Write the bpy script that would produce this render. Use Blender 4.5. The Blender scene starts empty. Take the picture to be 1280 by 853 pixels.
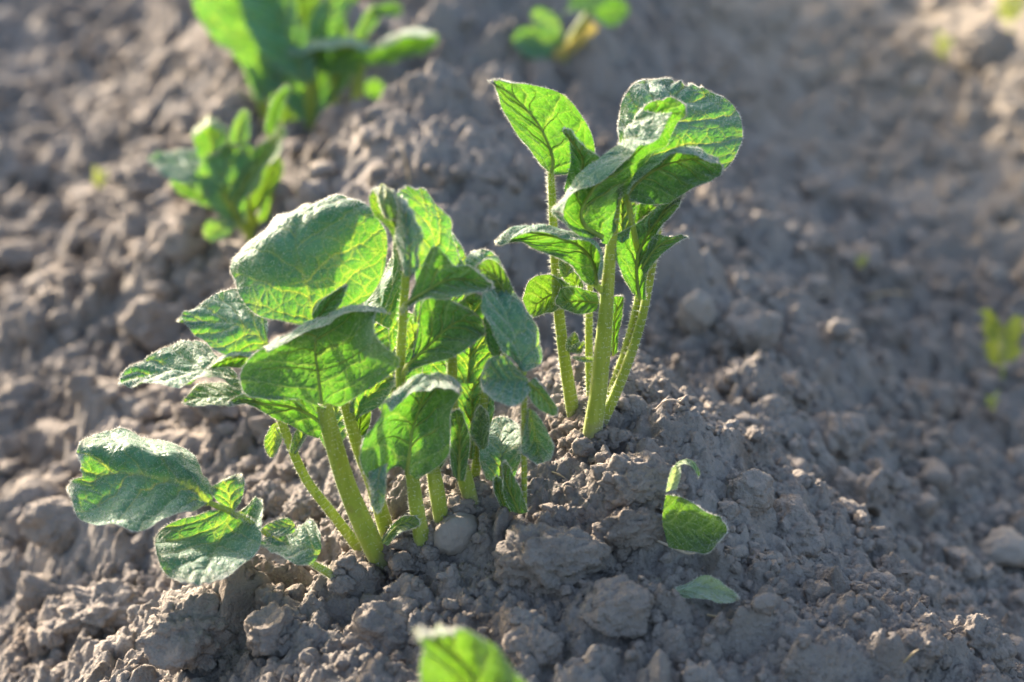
import bpy, math, random
import numpy as np
from mathutils import Vector

S = bpy.context.scene
COL = S.collection
RNG = np.random.default_rng(7)
R = math.radians

# ------------------------------------------------------------------ camera, light, exposure
CAM_Z, PITCH, LENS = 0.58, R(27.0), 70.0
cam_d = bpy.data.cameras.new("camera")
cam_d.lens = LENS; cam_d.sensor_width = 36.0
cam_d.clip_start = 0.02; cam_d.clip_end = 400.0
cam = bpy.data.objects.new("camera", cam_d); COL.objects.link(cam)
cam.location = (0, 0, CAM_Z); cam.rotation_euler = (R(90) - PITCH, 0, 0)
cam_d.dof.use_dof = True
cam_d.dof.focus_distance = 0.765
cam_d.dof.aperture_fstop = 6.2
cam_d.dof.aperture_blades = 7
S.camera = cam

SUN_AZ, SUN_EL = R(-38.0), R(14.0)          # azimuth from +Y, negative = to the left
world = bpy.data.worlds.new("World"); S.world = world
world.use_nodes = True
wt = world.node_tree
bg = wt.nodes["Background"]
sky = wt.nodes.new("ShaderNodeTexSky"); sky.sky_type = 'NISHITA'; sky.sun_disc = False
sky.sun_elevation = SUN_EL; sky.sun_rotation = SUN_AZ
sky.air_density = 1.0; sky.dust_density = 5.0; sky.ozone_density = 1.0
wt.links.new(sky.outputs[0], bg.inputs[0]); bg.inputs[1].default_value = 0.15
sun_d = bpy.data.lights.new("sun", 'SUN'); sun_d.energy = 4.7; sun_d.angle = R(1.4)
sun_d.color = (1.0, 0.86, 0.68)
sun = bpy.data.objects.new("sun", sun_d); COL.objects.link(sun)
sdir = Vector((math.sin(SUN_AZ) * math.cos(SUN_EL), math.cos(SUN_AZ) * math.cos(SUN_EL), math.sin(SUN_EL)))
sun.rotation_euler = sdir.to_track_quat('Z', 'Y').to_euler()
sun.location = (-1, 2, 2)
S.view_settings.view_transform = 'Standard'; S.view_settings.look = 'None'
S.view_settings.exposure = 2.05; S.view_settings.gamma = 1.0
S.view_settings.use_curve_mapping = False
S.cycles.max_bounces = 6; S.cycles.transmission_bounces = 5; S.cycles.diffuse_bounces = 3; S.cycles.glossy_bounces = 2
S.cycles.use_denoising = True

# ------------------------------------------------------------------ small helpers
CP, SP = math.cos(PITCH), math.sin(PITCH)
PX = 36.0 / LENS / 1280.0

def ray(px, py):
    """world direction through a photo pixel (1280 x 853), depth along the axis = 1"""
    a = (px - 640.0) * PX; b = (426.5 - py) * PX
    return np.array([a, CP + b * SP, -SP + b * CP])

def at(px, py, y):
    r = ray(px, py)
    t = y / r[1]
    return np.array([0, 0, CAM_Z]) + r * t

def hash01(ix, iy, k):
    h = (ix.astype(np.int64) * 374761393 + iy.astype(np.int64) * 668265263 + k * 974634321) & 0xFFFFFFFF
    h = ((h ^ (h >> 13)) * 1274126177) & 0xFFFFFFFF
    h = ((h ^ (h >> 16)) * 2246822519) & 0xFFFFFFFF
    h = h ^ (h >> 15)
    return (h & 0xFFFFFF) / float(0x1000000)

def vnoise(x, y, k):
    ix = np.floor(x); iy = np.floor(y)
    fx = x - ix; fy = y - iy
    fx = fx * fx * fx * (fx * (fx * 6 - 15) + 10); fy = fy * fy * fy * (fy * (fy * 6 - 15) + 10)
    a = hash01(ix, iy, k); b = hash01(ix + 1, iy, k); c = hash01(ix, iy + 1, k); d = hash01(ix + 1, iy + 1, k)
    return (a * (1 - fx) + b * fx) * (1 - fy) + (c * (1 - fx) + d * fx) * fy - 0.5

def vnoise3(v, k):
    i = np.floor(v); f = v - i; f = f * f * f * (f * (f * 6 - 15) + 10); o = np.zeros(len(v))
    for a in (0, 1):
        for b in (0, 1):
            for c in (0, 1):
                w = (f[:, 0] if a else 1 - f[:, 0]) * (f[:, 1] if b else 1 - f[:, 1]) * (f[:, 2] if c else 1 - f[:, 2])
                o += w * hash01(i[:, 0] + a + 57 * (i[:, 2] + c), i[:, 1] + b + 113 * (i[:, 2] + c), k)
    return o - 0.5

def fbm(x, y, k, n=4, g=0.5):
    o = np.zeros_like(x); a = 1.0
    for i in range(n):
        o += a * vnoise(x * 2 ** i + 13.7 * i, y * 2 ** i - 7.1 * i, k + i); a *= g
    return o

def lumps(x, y, cell, k, rlo, rhi, prob=1.0, pw=0.5):
    """rounded irregular clods, height in units of their own radius (x cell)"""
    gx = x / cell; gy = y / cell
    ix = np.floor(gx); iy = np.floor(gy)
    h = np.zeros_like(x)
    for dx in (-1, 0, 1):
        for dy in (-1, 0, 1):
            cx = ix + dx; cy = iy + dy
            on = hash01(cx, cy, k + 5) < prob
            px = cx + 0.15 + 0.7 * hash01(cx, cy, k); py = cy + 0.15 + 0.7 * hash01(cx, cy, k + 1)
            r = rlo + (rhi - rlo) * hash01(cx, cy, k + 2)
            an = hash01(cx, cy, k + 3) * 3.14; el = 0.65 + 0.35 * hash01(cx, cy, k + 4)
            ux = gx - px; uy = gy - py
            a = ux * np.cos(an) + uy * np.sin(an); b = (-ux * np.sin(an) + uy * np.cos(an)) / el
            q = 1 - (a * a + b * b) / (r * r)
            v = np.where(q > 0, np.maximum(q, 0) ** pw, 0) * r * on * (0.6 + 0.5 * hash01(cx, cy, k + 6))
            h = np.maximum(h, v)
    return h * cell

def smooth(a, b, x):
    t = np.clip((x - a) / (b - a), 0, 1); return t * t * (3 - 2 * t)

# ------------------------------------------------------------------ the soil: one sheet to the horizon
RIDGE, PERIOD = 0.168, 0.78

def crest_x(y):
    return np.interp(y, [-2, 0.45, 0.60, 0.72, 0.90, 1.05, 1.3, 1.8, 6], [0.0, 0.012, 0.02, 0.035, 0.0, -0.035, -0.03, -0.06, -0.3])

def base_height(x, y):
    wob = 0.03 * fbm(x * 4, y * 4, 11, 2)
    d = x - crest_x(y) + wob
    far = smooth(5, 14, np.hypot(x, y))
    c = 0.5 + 0.5 * np.cos(2 * np.pi * d / PERIOD)
    z = RIDGE * (c * (1 - far) + 0.5 * far)
    own = smooth(0.36, 0.2, np.abs(d))
    # the neighbours are lower and flatter than the planted ridge
    z = z * (0.72 + 0.28 * own) * np.where(np.abs(d) > PERIOD * 0.5, 0.72, 1.0) if False else z * (0.62 + 0.38 * own)
    # heaped earth around the plants and between the hills
    def bump(cx, cy, sx, sy, a):
        return a * np.exp(-((x - cx) / sx) ** 2 - ((y - cy) / sy) ** 2)
    z = z + bump(0.045, 0.70, 0.07, 0.075, 0.036)
    z = z + bump(0.165, 0.595, 0.085, 0.055, 0.030) - bump(0.21, 0.765, 0.10, 0.10, 0.026)
    z = z + bump(-0.05, 1.02, 0.075, 0.08, 0.034) - bump(-0.02, 1.26, 0.16, 0.12, 0.055) - bump(-0.185, 0.98, 0.06, 0.10, 0.035) - bump(-0.02, 0.90, 0.10, 0.05, 0.012)
    z = z - bump(0.03, 0.87, 0.10, 0.06, 0.030)
    z = z - bump(-0.105, 0.665, 0.045, 0.05, 0.012)
    z = z + bump(-0.17, 0.625, 0.085, 0.045, 0.024)
    return z

def soil_height(x, y):
    z = base_height(x, y)
    r = np.hypot(x, y - 0.7)
    fade = 1 - smooth(3.0, 7.0, r)
    wx = x + 0.014 * fbm(x * 28, y * 28, 21, 3); wy = y + 0.014 * fbm(x * 28 + 9, y * 28, 25, 3)
    crest = np.exp(-((x - crest_x(y)) / 0.14) ** 2) * np.exp(-((y - 0.66) / 0.2) ** 2)      # fine crumbly hill top
    clod = 0.25 + 0.75 * smooth(-0.15, 0.25, fbm(x * 9, y * 9, 31, 2)) 
    crest = np.maximum(crest, 0.9 * np.exp(-((x + 0.05) / 0.11) ** 2 - ((y - 1.0) / 0.09) ** 2))
    big = (1 - 0.75 * crest) * (1 - 0.55 * smooth(0.08, 0.2, x - crest_x(y)))
    h = np.zeros_like(x)
    h += 0.75 * big * lumps(wx, wy, 0.075, 41, 0.25, 0.55, 0.5, 0.9)
    h += 1.15 * big * clod * lumps(wx + .3, wy, 0.034, 51, 0.28, 0.56, 0.8, 0.8)
    h += 1.15 * (0.45 + 0.55 * clod) * lumps(wx, wy + .2, 0.0165, 61, 0.28, 0.56, 0.75, 0.65)
    near = 1 - smooth(0.5, 1.3, r)
    w2x = x + 0.003 * fbm(x * 130, y * 130, 71, 2); w2y = y + 0.003 * fbm(x * 130 + 4, y * 130, 75, 2)
    fine = 0.45 + 0.55 * smooth(-0.2, 0.3, fbm(x * 22 + 3, y * 22, 33, 2))
    h += 0.9 * near * fine * lumps(w2x, w2y, 0.0078, 81, 0.25, 0.55, 0.75)
    h += 0.6 * near * fine * lumps(w2x + .1, w2y, 0.0040, 91, 0.25, 0.5, 0.5)
    h += 0.010 * fbm(x * 26, y * 26, 101, 5, 0.5)
    h += 0.0050 * near * fbm(x * 170, y * 170, 111, 4, 0.62)
    
    return z + h * fade - 0.008

def axis_coords(segs, grow, lim):
    """segs: (start, end, step) contiguous; then growing steps out to +-lim"""
    v = []
    for a, b, s in segs:
        v += list(np.arange(a, b - s * 0.5, s))
    v.append(segs[-1][1])
    s = segs[-1][2]; x = v[-1]
    while x < lim:
        s *= grow; x += s; v.append(x)
    s = segs[0][2]; x = v[0]; pre = []
    while x > -lim:
        s *= grow; x -= s; pre.append(x)
    return np.array(pre[::-1] + v)

XS = axis_coords([(-0.75, -0.34, 0.0026), (-0.34, 0.34, 0.00095), (0.34, 0.8, 0.0026)], 1.07, 60.0)
YS = axis_coords([(0.36, 0.46, 0.002), (0.46, 0.92, 0.0009), (0.92, 1.3, 0.0018), (1.3, 2.4, 0.004)], 1.07, 80.0)
GX, GY = np.meshgrid(XS, YS)
GH = soil_height(GX, GY)

def ground_z(x, y):
    x = np.asarray(x, float); y = np.asarray(y, float)
    i = np.clip(np.searchsorted(XS, x) - 1, 0, len(XS) - 2); j = np.clip(np.searchsorted(YS, y) - 1, 0, len(YS) - 2)
    fx = (x - XS[i]) / (XS[i + 1] - XS[i]); fy = (y - YS[j]) / (YS[j + 1] - YS[j])
    return (GH[j, i] * (1 - fx) + GH[j, i + 1] * fx) * (1 - fy) + (GH[j + 1, i] * (1 - fx) + GH[j + 1, i + 1] * fx) * fy

def hit(px, py):
    """where the ray of a photo pixel meets the soil"""
    r = ray(px, py)
    ts = np.linspace(0.35, 4.0, 6000)
    p = np.array([0, 0, CAM_Z])[None] + ts[:, None] * r[None]
    below = p[:, 2] < ground_z(p[:, 0], p[:, 1])
    k = int(np.argmax(below)) if below.any() else len(ts) - 1
    return p[k]

# ------------------------------------------------------------------ materials
def new_mat(name):
    m = bpy.data.materials.new(name); m.use_nodes = True
    nt = m.node_tree; nt.nodes.clear()
    out = nt.nodes.new("ShaderNodeOutputMaterial")
    return m, nt, out

class NG:
    def __init__(self, nt): self.nt = nt
    def n(self, t, **kw):
        nd = self.nt.nodes.new(t)
        for k, v in kw.items(): setattr(nd, k, v)
        return nd
    def l(self, a, b): self.nt.links.new(a, b)
    def put(self, sock, v):
        if hasattr(v, 'is_output') or isinstance(v, bpy.types.NodeSocket): self.l(v, sock)
        else: sock.default_value = v
    def m(self, op, a, b=None, c=None, clamp=False):
        nd = self.n("ShaderNodeMath", operation=op); nd.use_clamp = clamp
        self.put(nd.inputs[0], a)
        if b is not None: self.put(nd.inputs[1], b)
        if c is not None: self.put(nd.inputs[2], c)
        return nd.outputs[0]
    def mix(self, f, a, b):
        nd = self.n("ShaderNodeMix", data_type='RGBA')
        self.put(nd.inputs[0], f); self.put(nd.inputs[6], a); self.put(nd.inputs[7], b)
        return nd.outputs[2]
    def ramp(self, f, lo, hi, a=0.0, b=1.0):
        nd = self.n("ShaderNodeMapRange", interpolation_type='SMOOTHSTEP')
        self.put(nd.inputs[0], f); nd.inputs[1].default_value = lo; nd.inputs[2].default_value = hi
        nd.inputs[3].default_value = a; nd.inputs[4].default_value = b
        return nd.outputs[0]
    def noise(self, vec, scale, detail=4, rough=0.55):
        nd = self.n("ShaderNodeTexNoise"); nd.inputs["Scale"].default_value = scale
        nd.inputs["Detail"].default_value = detail; nd.inputs["Roughness"].default_value = rough
        self.l(vec, nd.inputs["Vector"]); return nd.outputs["Fac"]

def c4(r, g, b): return (r, g, b, 1.0)

def soil_material(name, base, pale, dark, bump=1.0, obj_space=True):
    m, nt, out = new_mat(name); g = NG(nt)
    tc = g.n("ShaderNodeNewGeometry"); vec = tc.outputs["Position"]
    p = g.n("ShaderNodeBsdfPrincipled")
    n1 = g.noise(vec, 9, 5, 0.6); n2 = g.noise(vec, 60, 5, 0.65); n3 = g.noise(vec, 420, 4, 0.7)
    n4 = g.noise(vec, 22, 3, 0.5)
    c = g.mix(g.ramp(n1, 0.35, 0.68), base, pale)
    c = g.mix(g.ramp(n4, 0.52, 0.72, 0, 0.7), c, dark)
    c = g.mix(g.ramp(n2, 0.35, 0.7, 0, 0.45), c, pale)
    c = g.mix(g.ramp(n3, 0.55, 0.75, 0, 0.5), c, dark)
    c = g.mix(g.ramp(n3, 0.25, 0.4, 0.35, 0), c, pale)
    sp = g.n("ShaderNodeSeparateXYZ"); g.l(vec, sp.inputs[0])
    dry = g.m('ADD', g.m('ADD', g.m('MULTIPLY', sp.outputs[0], 1.6), sp.outputs[1]), g.m('MULTIPLY', g.noise(vec, 5, 3, 0.6), 0.7))  # mask for a tan tint painted towards the back right as sunlight on the soil
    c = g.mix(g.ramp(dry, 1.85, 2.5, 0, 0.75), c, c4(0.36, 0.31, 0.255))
    c = g.mix(g.ramp(g.noise(vec, 13, 4, 0.6), 0.56, 0.70, 0, 0.45), c, c4(0.20, 0.150, 0.115))
    g.l(c, p.inputs["Base Color"]); p.inputs["Roughness"].default_value = 0.95
    p.inputs["Specular IOR Level"].default_value = 0.15
    vo = g.n("ShaderNodeTexVoronoi", feature='SMOOTH_F1'); vo.inputs["Scale"].default_value = 480
    vo.inputs["Smoothness"].default_value = 0.3
    g.l(vec, vo.inputs["Vector"])
    h = g.m('ADD', g.m('MULTIPLY', n3, 0.9), g.m('MULTIPLY', g.m('SUBTRACT', 1.0, vo.outputs["Distance"]), 0.5))
    n5 = g.noise(vec, 1300, 3, 0.7)
    h = g.m('ADD', h, g.m('MULTIPLY', n5, 0.45))
    h = g.m('ADD', h, g.m('MULTIPLY', n2, 1.2))
    b = g.n("ShaderNodeBump"); b.inputs["Strength"].default_value = 1.0 * bump; b.inputs["Distance"].default_value = 0.0024
    g.l(h, b.inputs["Height"]); g.l(b.outputs[0], p.inputs["Normal"])
    g.l(p.outputs[0], out.inputs[0])
    return m

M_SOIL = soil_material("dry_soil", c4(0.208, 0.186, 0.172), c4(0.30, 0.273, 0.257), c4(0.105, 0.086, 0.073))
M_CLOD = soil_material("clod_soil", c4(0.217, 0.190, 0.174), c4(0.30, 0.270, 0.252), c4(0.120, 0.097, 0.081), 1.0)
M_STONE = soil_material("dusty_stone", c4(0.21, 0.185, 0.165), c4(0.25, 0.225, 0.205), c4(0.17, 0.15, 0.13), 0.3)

def leaf_material(name, up, up2, under, trans, trans_vein, tfac=0.45, sheen=0.5):
    m, nt, out = new_mat(name); g = NG(nt)
    uv = g.n("ShaderNodeUVMap"); uv.uv_map = "UVMap"
    sx = g.n("ShaderNodeSeparateXYZ"); g.l(uv.outputs[0], sx.inputs[0])
    u = g.m('MULTIPLY', g.m('SUBTRACT', sx.outputs[0], 0.5), 2.0); v = sx.outputs[1]
    au = g.m('ABSOLUTE', u); side = g.m('SIGN', u)
    lp = g.n("ShaderNodeAttribute"); lp.attribute_name = "leaf_cm"
    ls = g.n("ShaderNodeSeparateXYZ"); g.l(lp.outputs["Vector"], ls.inputs[0])
    # slightly wandering coordinates so that no vein is ruler-straight
    nz = g.n("ShaderNodeTexNoise"); nz.inputs["Scale"].default_value = 0.9; nz.inputs["Detail"].default_value = 2
    g.l(lp.outputs["Vector"], nz.inputs["Vector"])
    wob = g.m('MULTIPLY', g.m('SUBTRACT', nz.outputs["Fac"], 0.5), 0.16)
    N = 4.6
    w = g.m('SUBTRACT', v, g.m('MULTIPLY', g.m('POWER', au, 0.85), 0.36))
    w = g.m('ADD', g.m('ADD', w, wob), g.m('MULTIPLY', side, 0.04))
    fr = g.m('ABSOLUTE', g.m('SUBTRACT', g.m('FRACT', g.m('ADD', g.m('MULTIPLY', w, N), 5.0)), 0.5))
    dsec = g.m('MULTIPLY', fr, g.m('DIVIDE', ls.outputs[2], N))          # cm from the nearest side vein
    sec = g.m('SUBTRACT', 1.0, g.m('DIVIDE', dsec, g.m('MULTIPLY_ADD', au, -0.055, 0.088)), clamp=True)
    dmid = g.m('ABSOLUTE', ls.outputs[0])
    mid = g.m('SUBTRACT', 1.0, g.m('DIVIDE', dmid, g.m('MULTIPLY_ADD', v, -0.09, 0.13)), clamp=True)
    vo = g.n("ShaderNodeTexVoronoi", feature='DISTANCE_TO_EDGE'); vo.inputs["Scale"].default_value = 1.9
    g.l(lp.outputs["Vector"], vo.inputs["Vector"])
    t1 = g.m('SUBTRACT', 1.0, g.m('DIVIDE', vo.outputs[0], 0.07), clamp=True)
    vo2 = g.n("ShaderNodeTexVoronoi", feature='DISTANCE_TO_EDGE'); vo2.inputs["Scale"].default_value = 4.6
    g.l(lp.outputs["Vector"], vo2.inputs["Vector"])
    t2 = g.m('SUBTRACT', 1.0, g.m('DIVIDE', vo2.outputs[0], 0.11), clamp=True)
    vein = g.m('MAXIMUM', g.m('MAXIMUM', sec, g.m('MULTIPLY', mid, 0.55)), g.m('MAXIMUM', g.m('MULTIPLY', t1, 0.5), g.m('MULTIPLY', t2, 0.16)))
    big = g.n("ShaderNodeTexNoise"); big.inputs["Scale"].default_value = 0.8; big.inputs["Detail"].default_value = 4
    g.l(lp.outputs["Vector"], big.inputs["Vector"])
    upc = g.mix(g.ramp(big.outputs[0], 0.35, 0.65), up, up2)
    upc = g.mix(g.m('MULTIPLY', vein, 0.45), upc, c4(0.11, 0.20, 0.10))
    unc = g.mix(g.m('MULTIPLY', vein, 0.85), under, c4(0.24, 0.34, 0.15))
    geo = g.n("ShaderNodeNewGeometry")
    col = g.mix(geo.outputs["Backfacing"], upc, unc)
    tcol = g.mix(g.m('MULTIPLY', vein, g.m('MULTIPLY_ADD', geo.outputs['Backfacing'], -0.6, 1.0)), trans, trans_vein)
    tcol = g.mix(g.ramp(big.outputs[0], 0.4, 0.75, 0, 0.4), tcol, c4(trans[0] * 0.6, trans[1] * 0.75, trans[2]))
    p = g.n("ShaderNodeBsdfPrincipled")
    g.l(col, p.inputs["Base Color"]); p.inputs["Roughness"].default_value = 0.52
    p.inputs["Specular IOR Level"].default_value = 0.42
    p.inputs["Sheen Weight"].default_value = sheen; p.inputs["Sheen Roughness"].default_value = 0.45
    p.inputs["Sheen Tint"].default_value = c4(0.85, 0.95, 0.95)
    tr = g.n("ShaderNodeBsdfTranslucent"); g.l(tcol, tr.inputs[0])
    # quilted blade: puffs between the veins, sunk veins
    hh = g.m('ADD', g.m('MULTIPLY', g.m('MINIMUM', vo.outputs[0], 0.3), 1.6), g.m('MULTIPLY', g.m('MINIMUM', vo2.outputs[0], 0.2), 0.9))
    hh = g.m('ADD', hh, g.m('MULTIPLY', g.m('MINIMUM', g.m('MULTIPLY', dsec, 2.0), 0.35), 1.4))
    fine = g.n("ShaderNodeTexNoise"); fine.inputs["Scale"].default_value = 22; fine.inputs["Detail"].default_value = 2
    g.l(lp.outputs["Vector"], fine.inputs["Vector"])
    hh = g.m('ADD', hh, g.m('MULTIPLY', fine.outputs[0], 0.18))
    b = g.n("ShaderNodeBump"); b.inputs["Strength"].default_value = 0.7; b.inputs["Distance"].default_value = 0.0020
    g.l(hh, b.inputs["Height"])
    g.l(b.outputs[0], p.inputs["Normal"]); g.l(b.outputs[0], tr.inputs["Normal"])
    mx = g.n("ShaderNodeMixShader"); mx.inputs[0].default_value = tfac
    g.l(p.outputs[0], mx.inputs[1]); g.l(tr.outputs[0], mx.inputs[2])
    g.l(mx.outputs[0], out.inputs[0])
    return m

M_LEAF = leaf_material("potato_leaf", c4(0.095, 0.235, 0.170), c4(0.070, 0.195, 0.118), c4(0.088, 0.185, 0.048),
                       c4(0.085, 0.260, 0.009), c4(0.44, 0.52, 0.045), 0.40, 0.45)
M_YOUNG = leaf_material("young_leaf", c4(0.075, 0.175, 0.08), c4(0.06, 0.15, 0.06), c4(0.08, 0.155, 0.032),
                        c4(0.092, 0.215, 0.007), c4(0.28, 0.36, 0.03), 0.42, 0.5)
M_WEED = leaf_material("weed_leaf", c4(0.26, 0.34, 0.05), c4(0.22, 0.30, 0.04), c4(0.28, 0.36, 0.06),
                       c4(0.26, 0.32, 0.03), c4(0.34, 0.38, 0.06), 0.45, 0.2)
M_YELLOW = leaf_material("yellowed_leaf", c4(0.45, 0.36, 0.12), c4(0.40, 0.34, 0.10), c4(0.46, 0.38, 0.14),
                         c4(0.5, 0.40, 0.08), c4(0.6, 0.5, 0.14), 0.4, 0.3)
M_PALE = leaf_material("dusty_leaf", c4(0.30, 0.38, 0.32), c4(0.22, 0.31, 0.24), c4(0.30, 0.37, 0.28),
                       c4(0.35, 0.5, 0.12), c4(0.6, 0.7, 0.3), 0.3, 0.6)

def stem_material(name, col, col2):
    m, nt, out = new_mat(name); g = NG(nt)
    tc = g.n("ShaderNodeTexCoord"); vec = tc.outputs["Object"]
    n = g.noise(vec, 55, 5, 0.65)
    mp = g.n("ShaderNodeMapping"); mp.inputs["Scale"].default_value = (1.0, 1.0, 0.12); g.l(vec, mp.inputs[0])
    st = g.noise(mp.outputs[0], 420, 3, 0.6)
    c = g.mix(g.ramp(n, 0.35, 0.7), col, col2)
    c = g.mix(g.ramp(st, 0.45, 0.68, 0, 0.55), c, c4(col[0] * 1.5, col[1] * 1.35, col[2] * 2.4))
    n2 = g.noise(vec, 120, 4, 0.6)
    c = g.mix(g.ramp(n2, 0.60, 0.74, 0, 0.55), c, c4(0.13, 0.10, 0.045))
    hg = g.n("ShaderNodeAttribute"); hg.attribute_name = "above_soil"
    dirt = g.m('ADD', g.m('MULTIPLY', hg.outputs["Fac"], 60.0), g.m('MULTIPLY', n2, 1.1))
    dirt = g.ramp(dirt, 0.55, 1.25, 0.85, 0.0)
    c = g.mix(dirt, c, c4(0.19, 0.16, 0.135))
    p = g.n("ShaderNodeBsdfPrincipled"); g.l(c, p.inputs["Base Color"])
    p.inputs["Roughness"].default_value = 0.5
    p.inputs["Subsurface Weight"].default_value = 0.4
    p.inputs["Subsurface Radius"].default_value = (1.0, 1.1, 0.25)
    p.inputs["Subsurface Scale"].default_value = 0.005
    p.inputs["Sheen Weight"].default_value = 0.35; p.inputs["Sheen Roughness"].default_value = 0.4
    b = g.n("ShaderNodeBump"); b.inputs["Strength"].default_value = 0.6; b.inputs["Distance"].default_value = 0.0012
    g.l(st, b.inputs["Height"]); g.l(b.outputs[0], p.inputs["Normal"])
    tr = g.n("ShaderNodeBsdfTranslucent"); tr.inputs[0].default_value = c4(0.45, 0.52, 0.05)
    mx = g.n("ShaderNodeMixShader"); g.put(mx.inputs[0], g.m('MULTIPLY', g.m('SUBTRACT', 1.0, dirt), 0.20))
    g.l(p.outputs[0], mx.inputs[1]); g.l(tr.outputs[0], mx.inputs[2])
    g.l(mx.outputs[0], out.inputs[0]); return m

M_STEM = stem_material("potato_stem", c4(0.24, 0.31, 0.04), c4(0.165, 0.25, 0.03))

def simple_mat(name, col, rough=0.7, trans=0.0):
    m, nt, out = new_mat(name); g = NG(nt)
    tc = g.n("ShaderNodeTexCoord"); n = g.noise(tc.outputs["Object"], 180, 4, 0.6)
    c = g.mix(g.ramp(n, 0.3, 0.7), col, c4(col[0] * 0.7, col[1] * 0.68, col[2] * 0.65))
    p = g.n("ShaderNodeBsdfPrincipled"); g.l(c, p.inputs["Base Color"]); p.inputs["Roughness"].default_value = rough
    tr = g.n("ShaderNodeBsdfTranslucent"); g.l(c, tr.inputs[0])
    mx = g.n("ShaderNodeMixShader"); mx.inputs[0].default_value = trans
    g.l(p.outputs[0], mx.inputs[1]); g.l(tr.outputs[0], mx.inputs[2]); g.l(mx.outputs[0], out.inputs[0])
    return m

M_HAIR = simple_mat("leaf_down", c4(0.95, 0.96, 0.92), 0.45, 0.6)
M_VEIN = simple_mat("leaf_rib", c4(0.42, 0.52, 0.13), 0.5, 0.62)
M_STRAW = simple_mat("dry_straw", c4(0.55, 0.44, 0.28), 0.6, 0.25)
M_ROOT = simple_mat("root_fibre", c4(0.60, 0.50, 0.42), 0.6, 0.2)

# ------------------------------------------------------------------ mesh building
def mesh_obj(name, verts, faces, mats, parent=None, origin=(0, 0, 0), smooth_=True, midx=None):
    verts = np.asarray(verts, float) - np.asarray(origin, float)[None]
    me = bpy.data.meshes.new(name)
    me.from_pydata(verts.tolist(), [], [tuple(f) for f in faces])
    for m in (mats if isinstance(mats, (list, tuple)) else [mats]): me.materials.append(m)
    if midx is not None: me.polygons.foreach_set("material_index", np.asarray(midx, np.int32))
    me.polygons.foreach_set("use_smooth", [smooth_] * len(me.polygons))
    o = bpy.data.objects.new(name, me); COL.objects.link(o)
    if parent is not None: o.parent = parent
    else: o.location = origin
    return o

def tag(o, label=None, cat=None, group=None, kind=None):
    if label: o["label"] = label
    if cat: o["category"] = cat
    if group: o["group"] = group
    if kind: o["kind"] = kind
    return o

def thing(name, origin, label, cat, group=None):
    o = bpy.data.objects.new(name, None); COL.objects.link(o)
    o.location = tuple(origin); o.empty_display_size = 0.02
    tag(o, label, cat, group); return o

def catmull(P, t):
    """P (n,...) control points, t in [0,1] array -> interpolated points through all of them"""
    n = len(P)
    if n == 2: return P[0][None] * (1 - t)[:, None] + P[1][None] * t[:, None]
    s = np.clip(t * (n - 1), 0, n - 1 - 1e-9); i = np.floor(s).astype(int); f = s - i
    Pe = np.concatenate([(2 * P[0] - P[1])[None], P, (2 * P[-1] - P[-2])[None]])
    p0, p1, p2, p3 = Pe[i], Pe[i + 1], Pe[i + 2], Pe[i + 3]
    f = f.reshape((-1,) + (1,) * (P.ndim - 1))
    return 0.5 * ((2 * p1) + (-p0 + p2) * f + (2 * p0 - 5 * p1 + 4 * p2 - p3) * f ** 2 + (-p0 + 3 * p1 - 3 * p2 + p3) * f ** 3)

class Buf:
    def __init__(self): self.v = []; self.f = []; self.mi = []; self.n = 0
    def add(self, v, f, mi):
        v = np.asarray(v, float); self.v.append(v); f = np.asarray(f)
        self.f += (f + self.n).tolist(); self.mi += [mi] * len(f); self.n += len(v)

def hairs(buf, roots, dirs, lens, rad, mi):
    roots = np.asarray(roots); k = len(roots)
    if k == 0: return
    d = dirs / (np.linalg.norm(dirs, axis=1, keepdims=True) + 1e-9)
    a = np.cross(d, np.array([0.3, 0.5, 0.81])); a /= (np.linalg.norm(a, axis=1, keepdims=True) + 1e-9)
    b = np.cross(d, a)
    v = np.empty((k, 4, 3))
    for q in range(3):
        an = q * 2.0944
        v[:, q] = roots + rad * (a * math.cos(an) + b * math.sin(an))
    v[:, 3] = roots + d * lens[:, None]
    base = (np.arange(k) * 4)[:, None]
    f = np.concatenate([base + [0, 1, 3], base + [1, 2, 3], base + [2, 0, 3]])
    buf.add(v.reshape(-1, 3), f, mi)

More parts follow.
